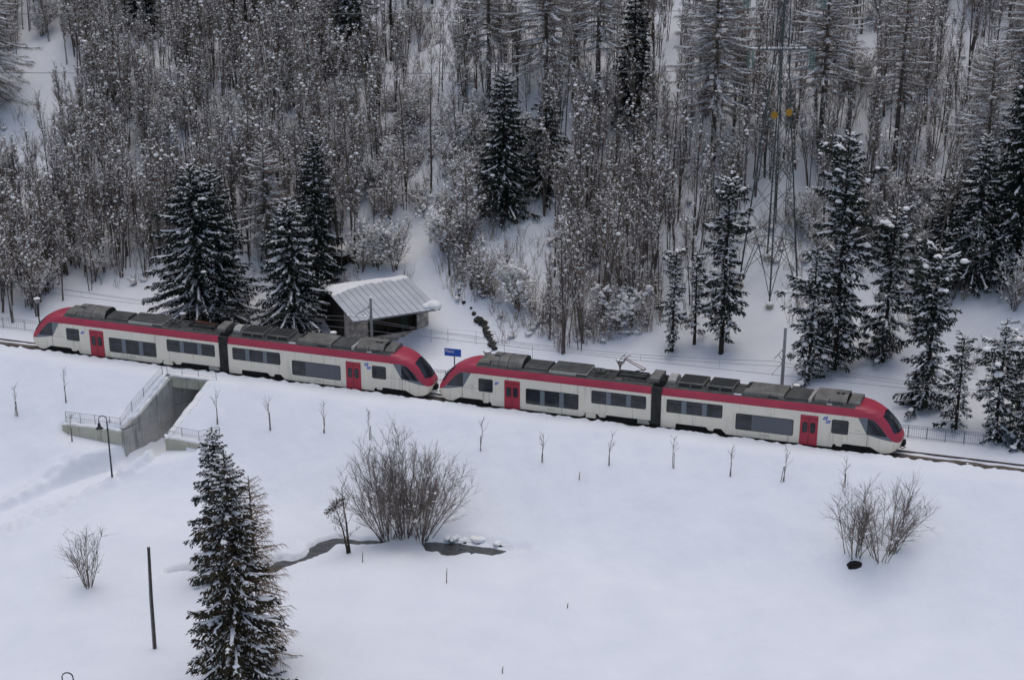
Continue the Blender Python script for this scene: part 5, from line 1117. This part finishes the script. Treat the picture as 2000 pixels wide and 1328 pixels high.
def dome_bush(seed, n, H, W_, base_r, nb=9, ntw=5, rb=.03, snow=10, mats=('bark_grey', 'twig_willow'), shift=0.0, tr=.8):
    rng = np.random.default_rng(seed); gt, gc, gs = G(), G(), G()
    a = rng.uniform(0, 6.28, n); th = rng.uniform(0.0, 1, n) ** .72 * math.atan2(W_, H * .60)
    L = H * (1.0 - .20 * (th / th.max()) ** 1.5) * rng.uniform(.74, 1.04, n)
    dr = np.stack([np.cos(a) * np.sin(th) + shift, np.sin(a) * np.sin(th), np.cos(th)], 1); b0 = np.stack([np.cos(a) * base_r * rng.uniform(.2, 1, n), np.sin(a) * base_r * rng.uniform(.2, 1, n) * .7, 0 * a - .2], 1)
    t = np.linspace(0, 1, 7); P = b0[:, None] + dr[:, None] * (L[:, None] * t)[..., None] + np.array([0, 0, 1]) * (L[:, None] * (.10 * (t ** 2 - t)[None] - .16 * (th / th.max())[:, None] * t[None] ** 2.5))[..., None] + np.cumsum(rng.normal(size=(n, 7, 3)) * .085, 1) * t[None, :, None]
    tubes(gt, P, (rb * rng.uniform(.6, 1.3, n))[:, None] * (1.02 - t)[None] ** .8 + .006, 5)
    j = np.repeat(np.arange(n), nb); m = len(j); tb = rng.uniform(.22, .98, m); k0 = np.minimum((tb * 6).astype(int), 5); f2 = (tb * 6 - k0)[:, None]; q0 = P[j, k0] * (1 - f2) + P[j, k0 + 1] * f2
    d1 = nrm_(dr[j] + rng.normal(size=(m, 3)) * .5 + np.array([0, 0, .15])); l1 = L[j] * (.10 + .22 * (1 - tb)) * rng.uniform(.7, 1.4, m) + .25
    t4 = np.linspace(0, 1, 4); Pb = q0[:, None] + d1[:, None] * (l1[:, None] * t4)[..., None] + np.cumsum(rng.normal(size=(m, 4, 3)) * .03, 1) * t4[None, :, None]
    tubes(gc, Pb, tr * (.013 * (1.1 - t4))[None] + np.zeros((m, 1)) + .003, 3)
    i2 = np.repeat(np.arange(m), ntw); mm = len(i2); tc = rng.uniform(.15, 1, mm); kk = np.minimum((tc * 3).astype(int), 2); f3 = (tc * 3 - kk)[:, None]; q1 = Pb[i2, kk] * (1 - f3) + Pb[i2, kk + 1] * f3
    d2 = nrm_(d1[i2] + rng.normal(size=(mm, 3)) * .4 + np.array([0, 0, .1])); l2 = rng.uniform(.25, .8, mm); tubes(gc, np.stack([q1, q1 + d2 * l2[:, None] * .5, q1 + d2 * l2[:, None] + rng.normal(size=(mm, 3)) * .04], 1), np.tile(np.array([.007, .005, .003]), (mm, 1)), 3)
    if snow:
        k = rng.integers(0, m, snow); sz = rng.uniform(.05, .14, snow); blobs(gs, Pb[k, 1] + [0, 0, .04], np.c_[sz * 1.4, sz, sz * .7], rng, .2)
    return gt.mesh('trunk', [M[mats[0]]]), gc.mesh('crown', [M[mats[1]]]), (gs.mesh('snow', [M['snow_clump']], None, True) if snow else None)
def plant(name, label, cat, meshes, p, rz=0, s=1.0, group=None):
    root = thing(name, label, cat, p, group, rz)
    if name == 'bare_tree': root.rotation_euler = (random.uniform(-.08, .08), random.uniform(-.08, .08), rz)
    root.scale = (s, s, s) if np.isscalar(s) else s
    for nm, me in zip(('trunk', 'crown', 'snow'), meshes):
        if me is None: continue
        o = bpy.data.objects.new(nm, me); C.objects.link(o); o.parent = root
        if nm == 'snow': o['kind'] = 'stuff'
    return root
VAR_C = [bare_meshes(100 + i, int(n), H, sp, nb=20, ntw=11, snow=int(sn * .8), rb=.034, first=.42, blen=.17, frost=.06, ang=(.25, .6), snow_s=(.04, .115)) for i, (n, H, sp, sn) in enumerate(((3, 8.6, .75, 50), (3, 9.4, .6, 34), (4, 7.6, 1.0, 44), (3, 9.0, .6, 30), (3, 8.0, .85, 60), (4, 8.6, .7, 34)))]
VAR_S = [bare_meshes(130 + i, 1, H, 0.2, nb=30, ntw=11, snow=int(sn * .85), frost=.06, rb=rb * .75, first=f + .08, blen=.14, ang=(.3, .6), snow_s=(.04, .115)) for i, (H, sn, rb, f) in enumerate(((10, 40, .085, .35), (9, 60, .07, .3), (11, 30, .10, .45), (8.5, 80, .06, .25)))]
VAR_B = [bare_meshes(160 + i, int(n), H, sp, nb=20, ntw=9, snow=int(sn * 1.5), rb=.022, first=.12, blen=.34, ang=(.4, .9), snow_s=(.04, .11), frost=.45) for i, (n, H, sp, sn) in enumerate(((6, 3.6, 1.5, 60), (5, 3.0, 1.4, 85), (7, 4.2, 1.7, 45)))]
CLEAR = [[(-100, 140), (40, 130), (60, 75), (125, 90), (140, 170), (125, 260), (110, 370), (70, 420), (0, 430), (-100, 440)],
         [(775, 425), (832, 430), (850, 500), (878, 575), (950, 605), (1010, 650), (1060, 695), (980, 720), (700, 720), (640, 640), (700, 560), (770, 560), (792, 480)],
         [(1265, 620), (1300, 690), (1445, 700), (1445, 545), (1540, 520), (1550, 640), (1530, 760), (1200, 760), (1180, 700)],
         [(1640, 700), (1720, 715), (1790, 800), (1850, 845), (1800, 900), (1560, 860), (1540, 740)],
         [(150, 590), (300, 545), (330, 530), (500, 560), (640, 560), (640, 680), (60, 660), (100, 610)],
         [(820, 40), (900, 60), (900, 130), (830, 150)], [(1440, 450), (1560, 450), (1565, 570), (1440, 570)], [(905, 430), (1050, 410), (1085, 560), (1095, 660), (1050, 640), (960, 570)], [(690, 0), (760, 0), (760, 110), (700, 120)]]
rng = np.random.default_rng(77)
cand = []
us_ = rng.uniform(-62, 100, 9000); vs_ = rng.uniform(3.5, 62, 9000)
XY = T(us_, vs_, 0)[:, :2]; ZG = ground(XY[:, 0], XY[:, 1]); PX, PY = proj(XY[:, 0], XY[:, 1], ZG)
ok = (PX > -140) & (PX < 2140) & (PY > -60) & (PY < 900)
for poly in CLEAR: ok &= ~in_poly(PX, PY, poly)
LOWY = np.interp(PX, [-100, 0, 60, 110, 200, 330, 640, 760, 1040, 1060, 1260, 1280, 1450, 1540, 1600, 1700, 1760, 1850, 2000, 2150], [660, 652, 645, 600, 560, 535, 545, 545, 610, 690, 680, 640, 560, 560, 540, 560, 620, 600, 640, 640])
ok &= PY < LOWY
dens = np.where(PX < 740, 1.0, np.where(PX < 1040, .55, np.where((PX < 1300) & (PY > 300), .8, .5))); dens = np.where((PX > 1550) & (PY > 420), .35, dens); dens = np.where((PX > 1000) & (PY < 260), .55, dens); dens = np.where((PX > 1050) & (PX < 1300) & (PY > 480), .45, dens)
ok &= rng.random(9000) < dens
PX, PY, XY, ZG = PX[ok], PY[ok], XY[ok], ZG[ok]
sel = []
for i in range(len(PX)):
    if all((XY[i, 0] - XY[j, 0]) ** 2 + (XY[i, 1] - XY[j, 1]) ** 2 > 1.15 ** 2 for j in sel): sel.append(i)
GL = {}
nind = 0; extra = []
order = sorted(sel, key=lambda i: XY[i, 1])
for c_, i in enumerate(order):
    p = (XY[i, 0], XY[i, 1], ZG[i]); r = rng.random(); x, y = PX[i], PY[i]
    if nind >= 300 or x < -40 or x > 2040 or y < -10: continue
    nind += 1
    bush_zone = (700 < x < 1060 and y > 130) or (x > 1550 and y > 430)
    if bush_zone and r < .6: plant('bare_shrub', 'snow-flecked leafless shrub on the wooded slope', 'shrub', VAR_B[int(rng.integers(3))], p, rng.uniform(0, 6.28), rng.uniform(.7, 1.25), 'leafless shrubs on the slope')
    elif r < .78: plant('bare_tree', 'clump of thin leafless stems with snow tufts in the wood', 'tree', VAR_C[int(rng.integers(6))], p, rng.uniform(0, 6.28), rng.uniform(.72, 1.12) * (0.85 if x < 330 and y > 330 else 1), 'leafless trees of the wood')
    else: plant('bare_tree', 'single tall leafless trunk with snow tufts in the wood', 'tree', VAR_S[int(rng.integers(4))], p, rng.uniform(0, 6.28), rng.uniform(.75, 1.15), 'leafless trees of the wood')
us_ = rng.uniform(-75, 112, 13000); vs_ = rng.uniform(4, 95, 13000); XY2 = T(us_, vs_, 0)[:, :2]; Z2 = ground(XY2[:, 0], XY2[:, 1]); PX2, PY2 = proj(XY2[:, 0], XY2[:, 1], Z2)
ok = np.ones(len(us_), bool)
for poly in CLEAR: ok &= ~in_poly(PX2, PY2, poly)
LOW2 = np.interp(PX2, [-200, 0, 60, 110, 200, 330, 640, 760, 1040, 1060, 1260, 1280, 1450, 1540, 1700, 1850, 2000, 2250], [640, 630, 620, 580, 540, 510, 520, 300, 400, 660, 650, 560, 500, 470, 480, 430, 430, 430])
ok &= PY2 < LOW2
dn = np.where(PX2 < 740, .74, np.where(PX2 < 1060, .28, .25)); dn = np.where(PY2 < 250, dn * 1.3, dn); dn = np.where((PX2 > 880) & (PX2 < 1320) & (PY2 > 380), .16, dn); ok &= rng.random(len(us_)) < dn * np.clip(1.15 + .5 * vnoise(XY2[:, 0] / 6, XY2[:, 1] / 6, 97), .2, 2)
XY2, Z2 = XY2[ok], Z2[ok]
lib = bpy.data.collections.new('wood_library')
def merged(name, ms_, mats_):
    V = []; g_ = G()
    for k, me in enumerate(ms_):
        if me is None: continue
        n_ = len(me.vertices); co = np.empty(n_ * 3, np.float32); me.vertices.foreach_get('co', co)
        lp = np.empty(len(me.loops), np.int32); me.loops.foreach_get('vertex_index', lp); lt = np.empty(len(me.polygons), np.int32); me.polygons.foreach_get('loop_total', lt); ls = np.r_[0, np.cumsum(lt)[:-1]]
        base = g_.n; g_.V.append(co.reshape(-1, 3).astype(float)); g_.n += n_
        for tot in np.unique(lt):
            F = lp[ls[lt == tot][:, None] + np.arange(tot)] + base; g_.F.append(F); g_.MI.append(np.full(len(F), k, np.int32))
    o = bpy.data.objects.new(name, g_.mesh(name, mats_)); lib.objects.link(o)
for k in range(6): merged('stem_clump', VAR_C[k], [M['bark_grey'], M['twig'], M['snow_clump']])
for k in range(2): merged('stem_single', VAR_S[k], [M['bark_grey'], M['twig'], M['snow_clump']])
for k in range(2): merged('stem_shrub', VAR_B[k], [M['bark_grey'], M['twig'], M['snow_clump']])
pm = bpy.data.meshes.new('far_wood'); pm.from_pydata([(a_[0], a_[1], z_) for a_, z_ in zip(XY2, Z2)], [], [])
fw = bpy.data.objects.new('far_wood', pm); C.objects.link(fw); tag(fw, 'mass of leafless trees filling the slope behind the nearer stems', 'wood', None, 'stuff')
ng = bpy.data.node_groups.new('far_wood', 'GeometryNodeTree'); ng.interface.new_socket('Geometry', in_out='INPUT', socket_type='NodeSocketGeometry'); ng.interface.new_socket('Geometry', in_out='OUTPUT', socket_type='NodeSocketGeometry')
N_ = ng.nodes; gi, go_ = N_.new('NodeGroupInput'), N_.new('NodeGroupOutput'); ip = N_.new('GeometryNodeInstanceOnPoints'); ci_ = N_.new('GeometryNodeCollectionInfo')
ci_.inputs['Collection'].default_value = lib; ci_.inputs['Separate Children'].default_value = True; ci_.inputs['Reset Children'].default_value = True; ip.inputs['Pick Instance'].default_value = True
rv = N_.new('FunctionNodeRandomValue'); rv.data_type = 'FLOAT_VECTOR'; rv.inputs[0].default_value = (-.09, -.09, 0); rv.inputs[1].default_value = (.09, .09, 6.28); rv.inputs['Seed'].default_value = 3
rs = N_.new('FunctionNodeRandomValue'); rs.data_type = 'FLOAT'; rs.inputs[2].default_value = .65; rs.inputs[3].default_value = 1.12; rs.inputs['Seed'].default_value = 8
Lk = ng.links.new; Lk(gi.outputs[0], ip.inputs['Points']); Lk(ci_.outputs[0], ip.inputs['Instance']); Lk(rv.outputs[0], ip.inputs['Rotation']); Lk(rs.outputs[1], ip.inputs['Scale']); Lk(ip.outputs[0], go_.inputs[0])
md = fw.modifiers.new('trees', 'NODES'); md.node_group = ng
print('far wood', len(XY2))
# low brush between the trunks, taller whips on the brow
def brush(label, n, box_, mask, hr, mt, nsnow, nlump, lean=.28, nst=5):
    us_ = rng.uniform(box_[0], box_[1], n * 6); vs_ = rng.uniform(box_[2], box_[3], n * 6); XY = T(us_, vs_, 0)[:, :2]; ZG = ground(XY[:, 0], XY[:, 1]); PX, PY = proj(XY[:, 0], XY[:, 1], ZG)
    ok = mask(XY, PX, PY); XY, ZG = XY[ok][:n], ZG[ok][:n]; nn_ = len(XY)
    j = np.repeat(np.arange(nn_), nst); m = len(j); base = np.c_[XY[j] + rng.normal(size=(m, 2)) * .14, ZG[j] - .1]; hgt = rng.uniform(*hr, nn_)[j] * rng.uniform(.5, 1.1, m); off = rng.normal(size=(m, 2)) * lean
    mid = base + np.c_[off * .4 * hgt[:, None], hgt * .55]; top = base + np.c_[off * hgt[:, None] * 1.1, hgt]
    g = G(); tubes(g, np.stack([base, mid, top], 1), np.tile([.014, .010, .004], (m, 1)), 3)
    k = rng.integers(0, m, m * 4); f = rng.uniform(.25, .95, m * 4)[:, None]; b0 = base[k] + (top[k] - base[k]) * f; tw_ = nrm_(rng.normal(size=(m * 4, 3)) * .55 + [0, 0, .95]) * (rng.uniform(.2, .5, m * 4) * np.clip(hgt[k] / 1.6, .7, 1.6))[:, None]
    tubes(g, np.stack([b0, b0 + tw_], 1), np.tile([.008, .003], (m * 4, 1)), 3)
    br = g.build('undergrowth', M[mt]); tag(br, label, 'undergrowth', None, 'stuff')
    g = G(); k = rng.integers(0, m * 4, nsnow); sz = rng.uniform(.03, .10, nsnow); blobs(g, b0[k] + tw_[k] * .7, np.c_[sz * 1.3, sz, sz * .7], rng, .3, OCT_V, OCT_F)
    kk = rng.integers(0, nn_, nlump); sz = rng.uniform(.12, .34, nlump); blobs(g, np.c_[XY[kk], ZG[kk] + rng.uniform(.02, .5, nlump)], np.c_[sz * 1.4, sz, sz * .5], rng, .3, ICO_V, ICO_F)
    o = g.build('snow', M['snow_clump'], br, None, True); o['kind'] = 'stuff'
TRACKGAP = [[(770, 420), (830, 420), (850, 520), (880, 600), (960, 640), (1000, 700), (860, 700), (800, 560)], [(1440, 520), (1530, 520), (1540, 720), (1440, 720)]]
def mask_low(XY, PX, PY):
    ok = vnoise(XY[:, 0] / 5, XY[:, 1] / 5, 90) > -.2
    for poly in TRACKGAP + CLEAR[3:5]: ok &= ~in_poly(PX, PY, poly)
    return ok & (PY < np.interp(PX, [-100, 0, 110, 330, 640, 1060, 1260, 1450, 1700, 2150], [655, 650, 610, 545, 560, 715, 700, 600, 700, 760]))
brush('tangled leafless undergrowth between the trunks of the wooded slope', 6500, (-50, 85, 4, 55), mask_low, (.6, 2.0), 'twig', 9000, 800)
BROW = [(862, 440), (935, 420), (1060, 400), (1180, 330), (1295, 350), (1290, 640), (1200, 665), (1080, 690), (1035, 640), (960, 600), (890, 560)]
def mask_brow(XY, PX, PY): return in_poly(PX, PY, BROW) & (vnoise(XY[:, 0] / 2.5, XY[:, 1] / 2.5, 93) > -.2)
brush('pale thicket of thin whips on the brow between the gully and the slim spruces', 1050, (5, 50, 3, 45), mask_brow, (1.2, 3.6), 'twig_thicket', 6000, 160, lean=.16, nst=6)
FROST = [(690, 250), (760, 190), (930, 150), (950, 300), (900, 400), (840, 425), (770, 420), (735, 400), (700, 330)]
def mask_frost(XY, PX, PY): return in_poly(PX, PY, FROST) & (vnoise(XY[:, 0] / 2.0, XY[:, 1] / 2.0, 95) > -.4)
brush('frosted tangle of shrubs at the head of the gully', 900, (-15, 35, 12, 60), mask_frost, (1.0, 2.8), 'twig', 9000, 260, lean=.45, nst=7)
# snow-loaded shrubs one can pick out
for a, b, s_, lb in ((1012, 605, 1.15, 'shrub bowed under thick snow at the edge of the gully slope'), (735, 525, 1.3, 'dense frosted shrub behind the barn roof'), (868, 488, 1.2, 'dark-stemmed shrub at the head of the gully'), (400, 560, .6, 'low snow-flecked shrub in front of the wood edge'), (690, 395, 1.0, 'snow-topped shrub above the narrow black spruce'), (1690, 450, 1.2, 'snow-plastered shrub beside the thin-limbed spruce'), (1205, 640, 1.2, 'frosted shrub at the foot of the tall grey clump'), (1790, 420, 1.2, 'snow-heavy shrub under the pale larch')):
    p = at(a, b); plant('snowy_shrub', lb, 'shrub', bare_meshes(int(a), 7, 2.9, 1.7, nb=20, ntw=10, snow=170, rb=.024, first=.1, blen=.36, ang=(.5, 1.1), snow_s=(.05, .14), frost=.7), p, 0, s_)
# tall grey clump left of the slim spruce, and trunks that stand out
TALL = [bare_meshes(200 + i, n, 12.0, 1.1, nb=26, ntw=6, snow=18, rb=.075, first=.25, blen=.16, ang=(.2, .5)) for i, n in enumerate((4, 3))]
for a, b, tip_, v_, lb in ((1178, 648, 320, 0, 'tall grey clump of straight stems in front of the wood, thickest of its group'), (1140, 668, 345, 1, 'tall straight stems at the outer side of the grey clump'), (1232, 640, 350, 1, 'tall slender stems behind the grey clump, towards the slim spruce'), (1100, 690, 430, 0, 'shorter bundle of stems at the foot of the brow')):
    p = at(a, b); H = zat(tip_, p[1]) - p[2]; plant('bare_tree', lb, 'tree', TALL[v_], p, a, H / 12.0)
for a, b, tip_, lb in ((765, 118, -60, 'single dark straight trunk in the snowy gap at the top of the wood'), (912, 78, -80, 'dark trunk standing in the upper snow clearing, with a twin beside it'), (924, 80, -80, 'twin of the dark trunk in the upper snow clearing'), (486, 130, -60, 'tall dark trunk among thin stems near the top edge')):
    p = at(a, b); H = zat(tip_, p[1]) - p[2]; g = G(); gt = G(); t = np.linspace(0, 1, 6); r0 = np.random.default_rng(a)
    root = thing('tall_tree', lb, 'tree', p); tube(gt, np.c_[r0.normal(size=6) * .06, r0.normal(size=6) * .06, -.3 + (H + .3) * t], .17 * (1.1 - t * .6), 7); gt.build('trunk', M['bark'], root)
    nb_ = 16; zb_ = r0.uniform(.2, 1, nb_) * H; az = r0.uniform(0, 6.28, nb_); ln = r0.uniform(.4, 1.3, nb_); e = np.stack([np.cos(az), np.sin(az), -.15 + 0 * az], 1); b0_ = np.c_[0 * zb_, 0 * zb_, zb_]
    tubes(g, np.stack([b0_, b0_ + e * ln[:, None] * .5, b0_ + e * ln[:, None]], 1), np.tile([.025, .016, .006], (nb_, 1)), 4); g.build('branches', M['bark'], root)
# ------------------------------------------------------------------ meadow shrubs and planted saplings
p = at(775, 1050)
W = dict(nb=26, ntw=11, first=.16, blen=.42, snow_s=(.04, .09), mats=('bark_grey', 'twig_willow'), tr=.85)
for a, b, H_, W_, n, lb, sh, sn in ((758, 1052, 7.0, 2.4, 26, 'many-stemmed willow bush by the brook, its boughs reaching towards the small tree', -.06, 10), (790, 1047, 7.9, 2.1, 24, 'tallest upright willow bush in the middle of the cluster by the brook', .0, 14), (826, 1052, 6.0, 2.5, 26, 'low spreading willow bush leaning out over the brook pool', .16, 26)):
    p = at(a, b); plant('willow_bush', lb, 'bush', dome_bush(300 + a, n, H_, W_, .55, snow=sn, shift=sh, nb=14, ntw=7, rb=.022), p)
p = at(683, 1080); plant('small_tree', 'small leaning tree with brown seed tuft beside the brook bend', 'tree', bare_meshes(402, 2, 4.6, .5, nb=22, ntw=7, snow=4, rb=.075, first=.3, blen=.34, ang=(.5, 1.0), mats=('bark', 'twig'), lean0=-.4), p)
rng = np.random.default_rng(5); g = G(); c = np.array([at(655, 1040)[0], p[1], 0]); 
tz = zat(968, p[1]); tx = (672 - 1000) / 3000 * (p[1] * _cp + (41 - tz) * _sp); k = 260; f = rng.uniform(0, 1, k); q = np.c_[tx - 1.15 * f + rng.normal(size=k) * .1, p[1] + rng.normal(size=k) * .12, tz - .25 - 1.0 * f ** 1.6 + rng.normal(size=k) * .14]
dd = nrm_(rng.normal(size=(k, 3)) + [0, 0, -1.2]) * .2; sv = nrm_(np.cross(dd, rng.normal(size=(k, 3)))) * .035
g.add(np.stack([q - sv, q + sv, q + dd + sv * .3], 1), np.arange(k * 3).reshape(-1, 3)); rt = [o for o in bpy.data.objects if o.name == 'small_tree'][0]; g.build('seed_tuft', M['leaf_dead'], rt, np.array(rt.location))
for a, b, tip_, n, W_, lb, sn in ((1722, 1088, 912, 22, 2.4, 'pale spreading bush above the dark hollow in the snow', 16), (1670, 1080, 945, 14, 1.4, 'smaller lopsided bush joined to the pale spreading one', 12)):
    p = at(a, b); H_ = zat(tip_, p[1]) - p[2]; plant('bare_bush', lb, 'bush', dome_bush(500 + n, n, H_, W_, .7, snow=sn, nb=12, ntw=5, rb=.020), p)
p = at(172, 1146); H_ = zat(1022, p[1]) - p[2]; plant('bare_bush', 'lone yellowish bush on the open snow near the wooden pole', 'bush', dome_bush(521, 18, H_, 1.5, .2, snow=0, nb=6, ntw=3, rb=.018, mats=('twig_pale', 'twig_pale')), p)
SAP = [(33, 812, 755), (128, 786, 722), (424, 828, 765), (527, 840, 772), (632, 845, 788), (723, 858, 804), (937, 880, 822), (1058, 902, 845), (1188, 908, 848), (1314, 914, 855), (1425, 930, 874), (1529, 940, 880), (1648, 952, 897), (140, 862, 808)]
SL = ['outermost sapling on the embankment, above the ploughed path', 'sapling above the longer underpass wall', 'sapling on the snow slope just past the underpass', 'sapling below the bellows of the rear train', 'sapling below the filmed window of the rear train', 'sapling above the willow bush, below the red door', 'sapling past the willow bush, below the gap between the trains', 'sapling below the first red door of the front train', 'sapling below the raised pantograph', 'sapling below the bellows of the front train', 'forked sapling below the filmed window of the front train', 'sapling below the last red door of the front train', 'sapling above the pale spreading bush', 'sapling leaning against the end of the longer underpass wall']
for k, ((a, b, tip_), lb) in enumerate(zip(SAP, SL)):
    p = at(a, b); H_ = max(1.2, zat(tip_, p[1]) - p[2])
    root = plant('young_sapling', lb, 'sapling', bare_meshes(600 + k, 1, H_, .1, nb=9, ntw=2, snow=0, rb=.022, first=.42, blen=.26, ang=(.35, .8), crook=.08, tr=.8, mats=('twig', 'twig_pale')), p, 0, 1, 'saplings planted along the embankment')
    g = G(); h_ = H_ * .5
    tube(g, [[.07, -.03, -.3], [.05, -.02, h_]], .026, 6)
    if k in (0, 11): tube(g, [[-.16, 0, -.3], [.0, 0, h_ * .95]], .022, 6)
    g.build('stake', M['wood_grey'], root)
bpy.context.view_layer.update(); print('objects', len(bpy.data.objects))
